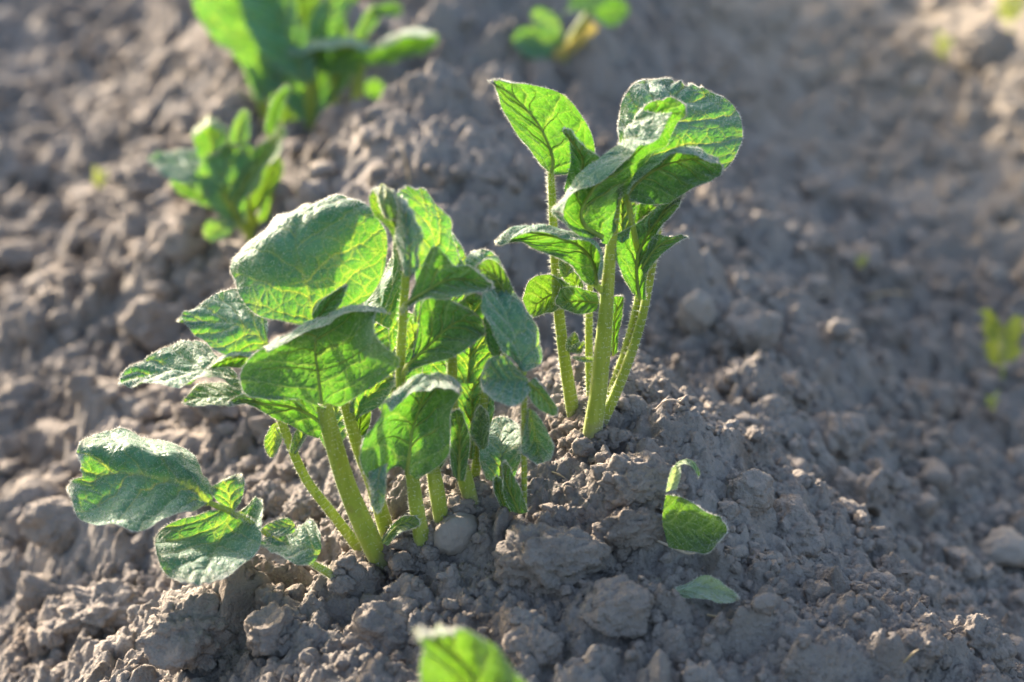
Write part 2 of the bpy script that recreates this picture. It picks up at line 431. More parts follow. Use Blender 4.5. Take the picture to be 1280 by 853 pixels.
def tube(buf, pts, rads, mi, ns=14, seg=10, hair=0, hair_len=0.0014, ridge=0.09, cap=True, hair_mi=1):
    pts = np.asarray(pts, float); rads = np.asarray(rads, float)
    n = (len(pts) - 1) * seg + 1
    t = np.linspace(0, 1, n)
    c = catmull(pts, t); r = catmull(rads[:, None], t)[:, 0]
    tan = np.gradient(c, axis=0); tan /= np.linalg.norm(tan, axis=1, keepdims=True) + 1e-12
    ref = np.array([0.2, -1.0, 0.15])
    a = np.cross(tan, ref); a /= np.linalg.norm(a, axis=1, keepdims=True) + 1e-12
    b = np.cross(tan, a)
    ang = np.linspace(0, 2 * np.pi, ns, endpoint=False)
    prof = 1 + ridge * np.cos(3 * ang + 0.7)
    V = c[:, None] + r[:, None, None] * prof[None, :, None] * (np.cos(ang)[None, :, None] * a[:, None] + np.sin(ang)[None, :, None] * b[:, None])
    f = []
    for i in range(n - 1):
        for j in range(ns):
            k = (j + 1) % ns
            f.append((i * ns + j, i * ns + k, (i + 1) * ns + k, (i + 1) * ns + j))
    buf.add(V.reshape(-1, 3), f, mi)
    if cap:
        for e, cc in ((0, c[0] - tan[0] * r[0] * .2), (n - 1, c[-1] + tan[-1] * r[-1] * 0.5)):
            ids = [e * ns + j for j in range(ns)]
            vv = np.concatenate([V[e], cc[None]])
            ff = [(j, (j + 1) % ns, ns) if e else ((j + 1) % ns, j, ns) for j in range(ns)]
            buf.add(vv, ff, mi)
    if hair:
        L = np.linalg.norm(np.diff(c, axis=0), axis=1).sum()
        k = int(hair * L * 100)
        ii = RNG.integers(0, n, k); an = RNG.random(k) * 6.283
        nd = np.cos(an)[:, None] * a[ii] + np.sin(an)[:, None] * b[ii]
        hairs(buf, c[ii] + nd * r[ii][:, None] * 0.97, nd + 0.45 * RNG.normal(size=(k, 3)), hair_len * (0.4 + RNG.random(k)), 0.00009, hair_mi)

def parse(txt, y0, ds=1.0):
    rows = []
    for ln in txt.strip().replace('\n', ';').split(';'):
        ln = ln.strip()
        if not ln: continue
        rows.append([tuple(float(q) for q in p.split(',')) for p in ln.split()])
    nc = len(rows[0])
    assert all(len(r) == nc for r in rows), txt
    return np.array([[at(p[0], p[1], y0 + (p[2] if len(p) > 2 else 0) * 0.01 * ds) for p in r] for r in rows])

def leaf(parent, y0, net, origin, dd=0.0, mat=None, petiole=None, hair=1.0, puff=1.0, seed=0, name="leaf", label=None, fold=0.0, edge=1.0, ds=1.0, ribs=True):
    """a blade through a net of points given base row first, left to right as seen on its upper face"""
    P = parse(net, y0 + dd * 0.01, ds)
    rng = np.random.default_rng(seed + 17 * len(net) + int(abs(P[0, 0, 0]) * 1e5))
    size = np.linalg.norm(P[-1].mean(0) - P[0].mean(0)) + 1e-6
    nv = int(np.clip(size * 900, 18, 60)); nu = int(np.clip(size * 750, 16, 46)); nu += nu % 2 == 0
    tv = np.linspace(0, 1, nv); tu = np.linspace(0, 1, nu)
    Q = catmull(P, tv)                                            # nv, nc, 3
    nc = Q.shape[1]
    G = np.stack([catmull(Q[i], tu) for i in range(nv)])          # nv, nu, 3
    du = np.gradient(G, axis=1); dv = np.gradient(G, axis=0)
    N = np.cross(du, dv); N /= np.linalg.norm(N, axis=2, keepdims=True) + 1e-12
    # metric coordinates in cm
    mid = nu // 2
    wlen = np.linalg.norm(np.diff(G, axis=1), axis=2)
    ucm = np.concatenate([np.zeros((nv, 1)), np.cumsum(wlen, axis=1)], axis=1); ucm = (ucm - ucm[:, mid:mid + 1]) * 100
    vl = np.linalg.norm(np.diff(G[:, mid], axis=0), axis=1); vcm = np.concatenate([[0], np.cumsum(vl)]) * 100
    length = max(vcm[-1], 0.1)
    U = np.repeat((tu * 2 - 1)[None], nv, 0); V = np.repeat((vcm / length)[:, None], nu, 1)
    au = np.abs(U)
    w = V - 0.36 * au ** 0.85 + 0.04 * np.sign(U)
    fr = np.abs((w * 4.6 + 5) % 1 - 0.5) * 2
    amp = puff * 0.0015 * min(1.0, size / 0.05)
    sx = ucm * 0.9 + seed * 3.3; sy = np.repeat(vcm[:, None], nu, 1) * 0.9 + seed * 1.7
    disp = amp * (np.sqrt(fr) - 0.6) * np.clip(au * 5, 0, 1) * (1 - 0.5 * au ** 4)
    disp += amp * 1.0 * fbm(sx, sy, 300 + seed, 3, 0.55)
    disp -= amp * 0.7 * np.exp(-(ucm / 0.12) ** 2)
    disp += edge * 0.0013 * min(1, size / 0.05) * au ** 3 * np.sin(sy * 3.1 + U * 2 + seed) 
    G = G + N * disp[..., None]
    # wandering outline
    outw = 0.012 * size * fbm(sy * 1.2, U * 2, 330 + seed, 3)[..., None] * (au ** 4)[..., None]
    G = G + outw * du / (np.linalg.norm(du, axis=2, keepdims=True) + 1e-9) * np.sign(U)[..., None]
    buf = Buf()
    idx = np.arange(nv * nu).reshape(nv, nu)
    f = np.stack([idx[:-1, :-1], idx[:-1, 1:], idx[1:, 1:], idx[1:, :-1]], -1).reshape(-1, 4)
    buf.add(G.reshape(-1, 3), f, 0)
    nblade = nv * nu
    if ribs and size > 0.014 and hair > 0:
        k = max(4, nv // 5); ids = np.unique(np.linspace(0, nv - 3, k).astype(int))
        rib = G[ids, mid] - N[ids, mid] * 0.00035
        tube(buf, rib, np.linspace(0.00085, 0.0002, len(ids)) * min(1.0, size / 0.05) ** .6, 3, ns=7, seg=5, cap=False)
        for sgn in (-1, 1):
            for q in range(1, 5):
                v0 = 0.06 + 0.165 * q + (0.03 if sgn > 0 else 0)
                path = []
                for a in np.linspace(0, 0.82, 6):
                    i = int(np.clip((v0 + 0.30 * a ** 0.85) * (nv - 1), 0, nv - 2)); j = int(round(mid + sgn * a * mid))
                    path.append(G[i, j] - N[i, j] * 0.00015)
                if v0 < 0.8: tube(buf, np.array(path), np.linspace(0.00038, 0.00008, 6) * min(1.0, size / 0.05) ** .6, 3, ns=5, seg=3, cap=False)
    if hair > 0:
        # downy fringe on the margins, and short down over both faces
        per = np.concatenate([G[:, 0], G[-1], G[::-1, -1]]); pn = np.concatenate([N[:, 0], N[-1], N[::-1, -1]])
        po = np.concatenate([-du[:, 0], dv[-1], du[::-1, -1]]); po /= np.linalg.norm(po, axis=1, keepdims=True) + 1e-9
        plen = np.linalg.norm(np.diff(per, axis=0), axis=1).sum()
        k = int(plen * 100 * 75 * hair)
        s = rng.random(k) * (len(per) - 1.001); i = s.astype(int); fr_ = (s - i)[:, None]
        rp = per[i] * (1 - fr_) + per[i + 1] * fr_
        d = po[i] + 0.9 * rng.normal(size=(k, 3)) * 0.6 + pn[i] * 0.35
        hairs(buf, rp, d, 0.0011 * (0.3 + 1.1 * rng.random(k) ** 2), 0.00008, 2)
        area = (ucm[:, -1] - ucm[:, 0]).mean() * length
        k = int(area * 200 * hair)
        a = rng.random(k) * (nv - 1.001); b = rng.random(k) * (nu - 1.001); i = a.astype(int); j = b.astype(int)
        fa = (a - i)[:, None]; fb = (b - j)[:, None]
        rp = (G[i, j] * (1 - fb) + G[i, j + 1] * fb) * (1 - fa) + (G[i + 1, j] * (1 - fb) + G[i + 1, j + 1] * fb) * fa
        sg = np.where(rng.random(k) < 0.75, 1, -1)[:, None]
        # denser down on the upper face close to the margin
        kb = int(plen * 100 * 70 * hair); ab_ = rng.random(kb) * 0.16
        which = rng.random(kb); along = rng.random(kb) * (nv - 1.01); across = rng.random(kb) * (nu - 1.01)
        ib = np.where(which < .8, along, (1 - ab_) * (nv - 1.01)); jb = np.where(which < .4, ab_ * (nu - 1), np.where(which < .8, (1 - ab_) * (nu - 1.01), across))
        i2 = ib.astype(int); j2 = jb.astype(int); f2 = (ib - i2)[:, None]; g2 = (jb - j2)[:, None]
        rb = (G[i2, j2] * (1 - g2) + G[i2, j2 + 1] * g2) * (1 - f2) + (G[i2 + 1, j2] * (1 - g2) + G[i2 + 1, j2 + 1] * g2) * f2
        hairs(buf, rb, N[i2, j2] + 0.6 * rng.normal(size=(kb, 3)), 0.0009 * (0.4 + rng.random(kb)), 0.00006, 2)
        hairs(buf, rp, N[i, j] * sg + 0.5 * rng.normal(size=(k, 3)), 0.0010 * (0.4 + rng.random(k)), 0.00005, 2)
    if petiole:
        # petiole: list of (px, py, d, width_px) that ends at the blade's base
        pts = []; rr = []
        for (px, py, d_, wpx) in petiole:
            q = at(px, py, y0 + (dd + d_) * 0.01); pts.append(q)
            rr.append(wpx * PX * (q[1] * CP + (CAM_Z - q[2]) * SP) * 0.5)
        tube(buf, pts, rr, 1, ns=10, seg=8, hair=(26 if hair > 0 else 0), hair_len=0.0009, hair_mi=2)
    verts = np.concatenate(buf.v)
    o = mesh_obj(name, verts, buf.f, [mat or M_LEAF, M_STEM, M_HAIR, M_VEIN], parent, origin, True, buf.mi)
    me = o.data
    uvl = me.uv_layers.new(name="UVMap")
    nl = len(me.loops); li = np.empty(nl, np.int32); me.loops.foreach_get("vertex_index", li)
    uvv = np.zeros((len(verts), 2)); uvv[:nblade, 0] = U.reshape(-1) * 0.5 + 0.5; uvv[:nblade, 1] = V.reshape(-1)
    uvl.data.foreach_set("uv", uvv[li].reshape(-1))
    at_ = me.attributes.new("leaf_cm", 'FLOAT_VECTOR', 'POINT')
    cm = np.zeros((len(verts), 3)); cm[:nblade, 0] = ucm.reshape(-1); cm[:nblade, 1] = np.repeat(vcm[:, None], nu, 1).reshape(-1); cm[:nblade, 2] = length
    at_.data.foreach_set("vector", cm.reshape(-1))
    ab = me.attributes.new("above_soil", 'FLOAT', 'POINT'); ab.data.foreach_set("value", np.full(len(verts), 0.05))
    if label: o["label"] = label
    return o

FEET = []
def stem(parent, y0, pts, origin, hair=90, name="stem", label=None, bury=0.03):
    """pts: (px, py, d_cm, width_px) from the ground upwards"""
    P = []; r = []
    for (px, py, d, w) in pts:
        q = at(px, py, y0 + d * 0.01); P.append(q); r.append(w * PX * (q[1] * CP + (CAM_Z - q[2]) * SP) * 0.41)
    if bury:
        b = P[0] + (P[0] - P[1]) / np.linalg.norm(P[0] - P[1]) * bury
        FEET.append((P[0], r[0]))
        P = [b] + P; r = [r[0] * 0.95] + r
    buf = Buf(); tube(buf, P, r, 0, ns=24, seg=10, hair=hair)
    v = np.concatenate(buf.v)
    o = mesh_obj(name, v, buf.f, [M_STEM, M_HAIR], parent, origin, True, buf.mi)
    ab = o.data.attributes.new("above_soil", 'FLOAT', 'POINT')
    ab.data.foreach_set("value", np.maximum(0, v[:, 2] - ground_z(v[:, 0], v[:, 1])))
    if label: o["label"] = label
    return o

# ------------------------------------------------------------------ SETTING
ny, nx = GH.shape
me = bpy.data.meshes.new("soil")
me.vertices.add(nx * ny)
me.vertices.foreach_set("co", np.stack([GX, GY, GH], -1).reshape(-1).astype(np.float32))
ii = np.arange(nx * ny).reshape(ny, nx)
q = np.stack([ii[:-1, :-1], ii[:-1, 1:], ii[1:, 1:], ii[1:, :-1]], -1).reshape(-1).astype(np.int32)
nf = (nx - 1) * (ny - 1)
me.loops.add(nf * 4); me.loops.foreach_set("vertex_index", q)
me.polygons.add(nf); me.polygons.foreach_set("loop_start", np.arange(nf, dtype=np.int32) * 4)
me.polygons.foreach_set("use_smooth", np.ones(nf, bool))
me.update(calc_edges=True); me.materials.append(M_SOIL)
soil = bpy.data.objects.new("soil", me); COL.objects.link(soil)
tag(soil, "grey brown crumbly dry soil heaped in a planting ridge", None, None, "structure")

# ------------------------------------------------------------------ PLANTS
# Main plant on the left of the hill: several stems from one seed tuber
YL = float(hit(480, 706)[1])
OL = at(480, 705, YL)
pl = thing("potato_plant", OL, "broad bushy potato plant with the biggest glowing leaf, on the near hill top", "plant")
s1 = stem(pl, YL, [(478, 708, 0, 33), (455, 660, 0, 32), (432, 605, 0, 29), (414, 545, -.1, 27), (404, 505, -.2, 24)], OL)
leaf(s1, YL, """425,508,.3 412,505,0 402,506,-.4 392,502,0 384,500,.2
497,459,-.6 455,466,.3 398,468,.3 345,488,0 318,498,-.7
479,431,-1.0 446,440,.5 394,440,.8 345,462,.4 302,477,-.5
468,404,-.3 440,415,.9 397,414,1.0 350,438,.6 306,456,-.1
470,388,.4 440,382,1.2 408,394,1.2 374,410,.9 330,434,.4
487,390,-.2 444,388,.1 412,403,0 378,419,-.1 336,441,-.3""", OL, -1.2, seed=1, label="pale underside of a broad folded leaf with a bright rolled rim")
leaf(s1, YL, """408,508,0 405,530,.2 398,550,0
377,492,0 374,510,.3 374,538,0
338,489,0 332,503,.4 338,519,0
312,491,0 306,499,.3 310,509,0
289,502,0 286,504,.1 291,507,0""", OL, -.4, seed=2)
s2 = stem(pl, YL, [(452, 690, 1.2, 17), (415, 642, 1.3, 15), (380, 595, 1.4, 14), (352, 528, 1.6, 13), (345, 500, 1.7, 12)], OL, hair=130)
leaf(s2, YL, """372,408,0 382,405,-.2 392,402,-.3 402,400,-.2 412,396,0
322,394,.2 352,389,.1 386,372,0 425,374,.1 462,374,.4
296,362,.9 335,350,.4 377,338,.2 430,335,.3 480,332,.7
288,338,1.7 322,312,.9 368,300,.6 425,295,.5 484,294,1.0
306,310,2.6 338,285,2.0 376,268,1.4 425,262,1.2 466,266,1.4
340,279,4.0 364,263,3.3 392,253,2.7 424,246,2.3 446,252,2.2""", OL, .9, petiole=[(402, 500, .3, 13), (398, 450, .2, 11), (392, 402, -.3, 9)], seed=3, ribs=False, ds=.85, puff=1.25, label="biggest leaf, round, glowing yellow green with a net of pale veins")
leaf(s2, YL, """322,440,0 332,430,-.2 336,414,0
298,444,-.2 316,415,0 328,384,.8
274,443,-.4 290,404,.2 303,363,1.3
250,421,-.2 266,400,.3 270,371,1.2
228,401,0 224,398,.1 233,391,.3""", OL, .6, petiole=[(348, 505, 1.0, 9), (345, 465, .3, 8), (332, 430, -.2, 7)], seed=4, ribs=False, ds=1.5, puff=1.5)
leaf(s2, YL, """322,447,-.5 321,442,0 322,449,.2 322,458,0
296,445,-.6 295,440,0 298,450,.3 296,461,0
277,452,-.5 275,447,0 278,456,.2 281,460,0
262,461,-.2 261,459,0 262,460,.1 266,461,0""", OL, .1, seed=5)
leaf(s2, YL, """303,481,-.2 299,476,0 290,470,.2
264,475,-.9 263,459,0 266,434,1.0
226,481,-1.0 226,460,.1 232,431,1.2
187,484,-.7 189,467,.1 196,439,.8
153,481,-.1 149,478,0 156,471,.2""", OL, .8, petiole=[(345, 505, .8, 8), (325, 488, .3, 6), (298, 476, 0, 5)], seed=6, ribs=False, ds=1.55, puff=1.4)
leaf(s2, YL, """307,499,0 311,492,0 306,485,.2
286,507,-.5 284,494,0 281,478,.5
258,507,-.5 256,495,.1 252,481,.6
232,506,-.1 229,502,0 235,494,.2""", OL, .2, seed=7, ribs=False, ds=1.5, puff=1.4)
leaf(s2, YL, """352,532,0 345,529,0 338,532,0
353,550,0 342,550,.3 331,552,0
346,567,0 339,572,.1 333,566,0""", OL, 1.8, seed=8, mat=M_YOUNG)
leaf(s2, YL, """401,401,0 395,402,.2 390,396,0
420,386,-.1 411,378,.4 404,373,0
434,359,0 432,356,.1 428,360,0""", OL, .2, seed=9)
s3 = stem(pl, YL, [(484, 668, .9, 24), (466, 608, 1.0, 21), (446, 555, 1.0, 19), (432, 505, 1.1, 17), (428, 480, 1.2, 15)], OL, hair=130)
leaf(s3, YL, """438,525,0 444,528,.2 451,522,0
440,500,0 457,500,.4 473,507,-.2
456,484,.3 474,482,.6 489,492,-.1
481,472,.3 491,470,.4 501,474,0""", OL, .9, seed=10, ribs=False)
leaf(s3, YL, """468,445,0 484,446,0 500,445,0
445,402,.5 476,402,-.1 503,407,.2
453,378,1.2 483,370,.2 505,367,.4
483,338,1.2 494,336,.3 506,336,.4
491,304,.8 498,299,.5 505,305,.4""", OL, 3.0, seed=11, ribs=False, puff=1.3)
s4 = stem(pl, YL, [(530, 692, -.3, 27), (521, 640, -.3, 23), (514, 590, -.2, 20), (507, 530, 0, 18), (500, 470, .2, 15), (503, 400, .4, 13), (508, 325, .6, 12), (507, 300, .6, 9)], OL)
leaf(s4, YL, """504,338,0 508,335,.2 513,330,0
486,292,.3 500,292,.8 514,290,.3
467,268,.5 485,262,1.0 500,262,.4
462,243,.2 477,236,1.0 492,240,.2
466,238,-.2 480,236,-.1 494,246,-.4
474,252,-.9 484,258,-1.0 495,262,-.8
478,268,-.8 486,272,-.9 495,274,-.7""", OL, -.2, seed=12, mat=M_YOUNG)
leaf(s4, YL, """506,342,0 513,345,-.3 520,335,0
496,300,0 511,302,-.6 525,305,.2
494,268,.1 508,262,-.4 523,282,.3
497,248,.4 504,246,.2 516,262,.4""", OL, -.8, seed=13, puff=1.5)
leaf(s4, YL, """517,402,0 522,404,0 527,402,0
520,362,0 543,352,.2 577,346,.8
522,322,-.3 548,312,.3 571,314,1.0
516,286,-.5 540,278,.3 559,282,1.1
504,257,-.4 524,252,.3 545,256,1.0
492,242,-.8 510,235,-.1 532,239,.4""", OL, .7, seed=14, ribs=False, puff=1.4, label="tall crinkled top leaf of the middle stem")
leaf(s4, YL, """545,382,0 556,386,0 567,380,0
546,342,0 567,340,.2 585,346,.5
549,309,.2 570,307,.5 583,322,.8
556,294,.6 564,290,.7 572,299,.8""", OL, 2.2, seed=15, puff=1.4)
leaf(s4, YL, """514,384,-.2 508,382,0 511,376,0
533,373,-.5 533,364,0 528,334,-.1
556,371,-.8 551,351,.2 543,308,-.5
581,369,-.8 577,350,.3 566,334,-.1
601,365,-.5 598,352,.2 589,332,-.1
612,362,-.1 616,358,0 608,348,-.1""", OL, -.9, petiole=[(502, 390, 1.2, 8), (508, 381, 0, 7)], seed=16)
leaf(s4, YL, """513,464,-.1 508,458,0 513,450,.1
546,451,-.5 535,434,.2 523,413,.2
577,441,-.8 559,411,.3 530,378,.1
596,427,-.6 582,399,.3 561,373,0
604,415,-.2 605,407,.1 591,388,-.1""", OL, -.3, petiole=[(502, 470, .5, 9), (510, 457, 0, 8)], seed=17)
leaf(s4, YL, """520,597,0 514,594,-.2 508,592,-.4 502,584,-.2 496,579,0
553,578,-.3 535,566,-.1 512,562,-.3 486,582,-.4 470,603,-.8
562,548,-.4 541,536,.2 516,534,.3 485,546,-.2 455,588,-1.2
567,512,-.4 546,502,.6 526,505,.9 494,520,.2 456,547,-1.0
574,482,-.6 558,468,.5 538,466,.8 511,476,.4 480,508,-.5
573,493,-1.5 556,484,-1.0 535,486,-.6 510,494,-.7 487,512,-1.2""", OL, -1.6, seed=18, label="dark hanging front leaf folded over like a tent")
leaf(s4, YL, """484,580,0 475,584,-.2 461,590,0
482,607,.1 472,611,-.4 459,603,0
477,637,0 471,642,-.1 466,631,0""", OL, -2.6, seed=19)
leaf(s4, YL, """484,681,.2 478,678,0 479,670,.2
504,664,-.3 501,656,.2 500,648,.3
521,660,0 525,653,0 519,645,.2""", OL, -.9, seed=20, mat=M_YOUNG)
s5 = stem(pl, YL, [(546, 618, .2, 24), (540, 580, .2, 20), (538, 545, .3, 16)], OL)
s6 = stem(pl, YL, [(582, 604, 1.0, 24), (570, 560, 1.0, 20), (565, 510, 1.0, 18), (565, 450, 1.0, 14), (566, 400, 1.2, 11)], OL)
s7 = stem(pl, YL, [(592, 600, 1.8, 15), (600, 550, 1.8, 13), (606, 490, 1.8, 12), (612, 430, 1.7, 11), (622, 385, 1.7, 10)], OL, hair=130)
leaf(s6, YL, """560,470,0 585,480,0 612,470,0
556,430,.2 588,430,.3 625,425,0
560,395,.3 590,385,.5 622,385,.2
575,375,.4 592,368,.5 610,372,.3""", OL, 1.1, seed=21)
leaf(s7, YL, """642,362,.2 635,373,.3 620,379,0
630,339,.3 622,352,.5 610,366,.1
613,325,.2 608,338,.4 600,351,.1
597,331,0 594,336,.2 594,343,0""", OL, .4, seed=22, mat=M_YOUNG, puff=1.3)
leaf(s7, YL, """585,352,0 600,357,-.1 613,352,0
582,328,.4 604,330,.1 629,340,.3
590,316,1.0 606,312,.7 623,321,.9""", OL, 1.6, seed=23, ribs=False, puff=1.3)
leaf(s7, YL, """648,463,.2 656,467,-.2 662,462,.3
618,427,-.3 650,430,.3 679,452,.9
606,396,.1 640,400,.7 674,425,1.3
602,370,.7 630,376,1.2 658,390,1.5
600,350,1.5 618,353,1.8 643,366,1.9
606,340,2.2 616,338,2.3 630,349,2.2""", OL, -1.2, petiole=[(608, 480, 3.0, 8), (640, 462, .6, 7), (656, 467, -.2, 6)], seed=24, ribs=False, ds=1.2, puff=1.3, label="large dark arching leaf at the right of the plant")
leaf(s7, YL, """663,486,-.2 658,474,.2 652,463,.1
646,507,-.9 635,475,.3 632,446,.4
620,503,-1.0 617,473,.4 614,449,.4
604,490,-.6 602,474,.2 606,458,.2""", OL, -1.7, seed=25, ribs=False, ds=1.3, puff=1.1)
leaf(s7, YL, """654,486,0 661,477,0 668,473,0
668,507,-.3 676,494,.2 681,487,.2
690,520,-.1 696,518,0 697,510,.1""", OL, -1.7, seed=26)
s8 = stem(pl, YL, [(655, 560, -.4, 9), (655, 530, -.6, 9), (655, 500, -.8, 9), (657, 475, -1.2, 8)], OL, hair=130)
leaf(s8, YL, """667,514,0 661,511,.2 656,518,0
683,535,-.2 668,540,.4 654,550,0
693,558,-.4 673,562,.2 651,565,-.2
687,575,-.5 672,580,-.2 658,573,-.3""", OL, -.9, seed=27, ribs=False, ds=1.4)
leaf(s7, YL, """608,600,0 626,603,0 643,598,0
598,566,-.2 626,566,.3 654,561,-.2
603,533,1.9 626,521,2.3 649,531,1.9""", OL, 1.2, seed=28, puff=.7)

leaf(s6, YL, """575,560,0 588,575,0 604,566,0
566,510,.2 590,512,.4 618,505,.1
572,470,.3 592,462,.4 615,468,.2""", OL, 1.6, seed=110)
leaf(s6, YL, """580,602,0 573,600,0 567,596,0
586,560,.2 574,556,.3 562,552,.1
580,518,.1 574,512,.2 566,516,.1""", OL, -.6, seed=111)
leaf(s3, YL, """452,560,0 446,562,0 441,556,0
462,530,.2 450,528,.3 440,526,.1
462,500,.2 456,494,.2 448,500,.1""", OL, 1.2, seed=112, mat=M_YOUNG)
leaf(s3, YL, """470,600,0 464,604,0 458,598,0
488,580,.2 478,575,.4 468,566,.1
500,556,.1 497,550,.1 490,552,.1""", OL, .8, seed=113)
leaf(s2, YL, """362,565,0 368,568,0 374,562,0
368,545,.2 378,545,.3 388,540,.1
382,522,.1 388,520,.1 394,526,.1""", OL, .6, seed=114, mat=M_YOUNG)
leaf(s5, YL, """548,590,0 540,592,0 532,588,0
562,566,.2 545,560,.4 524,565,.1
560,540,.1 548,528,.2 530,540,.1""", OL, .4, seed=115)
leaf(s7, YL, """598,560,0 604,562,0 610,556,0
588,540,.2 600,535,.3 612,530,.1
592,515,.1 600,508,.2 608,514,.1""", OL, .9, seed=116, mat=M_YOUNG)
leaf(s7, YL, """612,440,0 622,450,0 636,444,0
604,405,.2 630,405,.4 660,408,.1
612,375,.1 632,366,.2 654,380,.1""", OL, .6, seed=117)
leaf(s4, YL, """506,430,0 512,436,0 520,430,0
512,400,.2 528,398,.4 546,400,.2
528,372,.2 540,366,.2 552,374,.2""", OL, 1.0, seed=118)
leaf(s3, YL, """440,470,0 452,476,0 466,468,0
440,440,.2 460,436,.4 484,440,.2
456,412,.3 470,405,.3 486,412,.3""", OL, 1.8, seed=119)

leaf(s3, YL, """478,520,0 488,524,.1 500,518,0
458,470,.3 492,465,.5 525,470,.2
462,425,.7 498,412,.9 532,425,.6
482,395,1.0 500,388,1.1 520,396,.9""", OL, 3.4, petiole=[(470, 620, -2, 8), (482, 560, -.6, 7), (488, 524, .1, 6)], seed=140)  # this and the next three leaves: added, mostly hidden, to block sun from the centre
leaf(s6, YL, """548,500,0 560,506,.1 574,498,0
522,450,.3 562,445,.5 604,448,.2
528,400,.7 565,388,.9 602,400,.6
545,362,1.0 566,352,1.1 588,362,.9""", OL, 4.2, petiole=[(568, 585, -2, 8), (562, 545, -.6, 7), (560, 506, .1, 6)], seed=141)
leaf(s2, YL, """405,560,0 414,566,.1 426,560,0
392,520,.3 418,515,.5 446,518,.2
398,482,.7 420,474,.9 444,482,.6""", OL, 3.0, seed=142)
leaf(s6, YL, """530,575,0 540,580,.1 550,574,0
508,540,.3 538,534,.5 568,538,.2
514,505,.7 538,496,.9 562,505,.6""", OL, 3.0, seed=143)

# Low side shoot at the left foot of the hill
YS_ = float(hit(431, 731)[1])
OS = at(432, 730, YS_)
sh = thing("potato_shoot", OS, "low side shoot with flat blue green leaves, leaning out left over the soil", "plant")
q1 = stem(sh, YS_, [(430, 730, .1, 13), (410, 716, 0, 12), (388, 703, -.1, 10), (350, 680, .3, 8), (312, 652, .5, 7), (288, 640, .4, 6)], OS, hair=130)
leaf(q1, YS_, """255,632,0 258,630,.1 263,629,.2 265,622,.2 266,617,.3
228,643,-.8 233,622,-.1 233,605,.3 241,592,.3 256,587,.8
190,657,-1.3 198,628,-.3 198,597,.4 211,570,.5 230,561,1.5
150,662,-1.5 158,628,-.3 160,590,.5 165,560,.8 179,540,2.0
115,655,-1.2 122,624,0 126,592,.6 129,562,.9 141,539,2.0
93,634,-.7 98,609,.1 109,589,.6 105,567,.7 108,547,1.5
87,616,-.1 90,602,.1 104,589,.4 98,573,.5 101,557,.9""", OS, .6, petiole=[(290, 640, -.2, 8), (262, 629, .2, 7)], seed=31, ribs=False, ds=1.7, puff=1.3, label="largest leaf of the shoot, two lobed and blue green")
leaf(q1, YS_, """305,641,.3 285,638,.2 262,638,.2
325,622,.9 286,650,.2 224,650,.2
329,650,.2 275,672,0 197,665,0
323,686,-.5 262,696,-.6 196,692,-.5
300,712,-1.0 252,716,-1.1 207,717,-.9
276,724,-1.3 248,729,-1.4 228,728,-1.2""", OS, .2, seed=32, ribs=False, ds=2.2, puff=1.3)
leaf(q1, YS_, """285,640,0 291,643,0 295,638,0
268,622,0 286,619,.3 303,622,0
262,608,0 283,601,.4 305,603,-.2
290,597,.2 298,593,.3 304,595,-.1""", OS, 1.0, seed=33, ribs=False)
leaf(q1, YS_, """392,707,-.1 400,690,.1 402,668,.3
370,704,-.6 378,680,.2 388,649,.8
345,693,-.5 352,682,.2 362,665,.6
326,683,-.1 324,680,0 332,674,.3""", OS, -.3, seed=34, ribs=False, ds=1.9, puff=1.4)
leaf(q1, YS_, """369,666,0 368,656,.1 361,647,.2
345,669,-.2 346,660,.1 345,650,.3
328,668,0 326,664,0 331,657,.1""", OS, .6, seed=35, ribs=False, ds=1.6, puff=1.4)

# Tall plant on the right of the hill
YR = float(hit(738, 556)[1])
OR_ = at(738, 555, YR)
pr = thing("potato_plant", OR_, "tall upright potato plant with bare pale stems and leaves only at the top", "plant")
t1 = stem(pr, YR, [(737, 556, -.2, 30), (746, 495, -.1, 27), (753, 430, 0, 25), (758, 370, 0, 21), (763, 310, .1, 17), (770, 250, .2, 13), (773, 222, .3, 10)], OR_)
t2 = stem(pr, YR, [(716, 518, 1.3, 21), (706, 455, 1.3, 18), (698, 390, 1.3, 16), (693, 320, 1.3, 14), (690, 250, 1.2, 12), (688, 215, 1.2, 9)], OR_, hair=130)
t3 = stem(pr, YR, [(746, 540, .6, 18), (774, 480, .7, 16), (800, 405, .8, 14), (816, 325, .8, 12), (826, 262, .8, 10)], OR_, hair=130)
t4 = stem(pr, YR, [(754, 520, 1.2, 17), (782, 440, 1.2, 16), (797, 380, 1.2, 14), (805, 320, 1.3, 11)], OR_, hair=130)
t5 = stem(pr, YR, [(738, 505, 2.2, 13), (736, 450, 2.2, 12), (736, 395, 2.2, 11), (738, 350, 2.2, 9)], OR_, hair=130)
leaf(t2, YR, """695,219,0 688,217,0 683,213,0
726,216,.4 690,198,.2 668,195,0
744,192,.6 682,175,.3 648,171,0
733,155,.6 668,150,.4 632,141,0
706,121,.5 648,126,.4 622,118,.1
662,109,.2 631,109,.3 616,105,.1
628,101,0 616,101,0 613,104,0""", OR_, 1.2, seed=41, puff=1.2, label="upright leaf glowing bright green, with its tip to the upper left")
leaf(t2, YR, """730,240,-.2 718,246,0 705,240,.1
750,206,-.3 730,200,.2 713,202,.2
737,188,-.4 722,182,0 712,181,.2
716,164,-.6 707,160,-.3 704,164,-.1""", OR_, .6, seed=42)
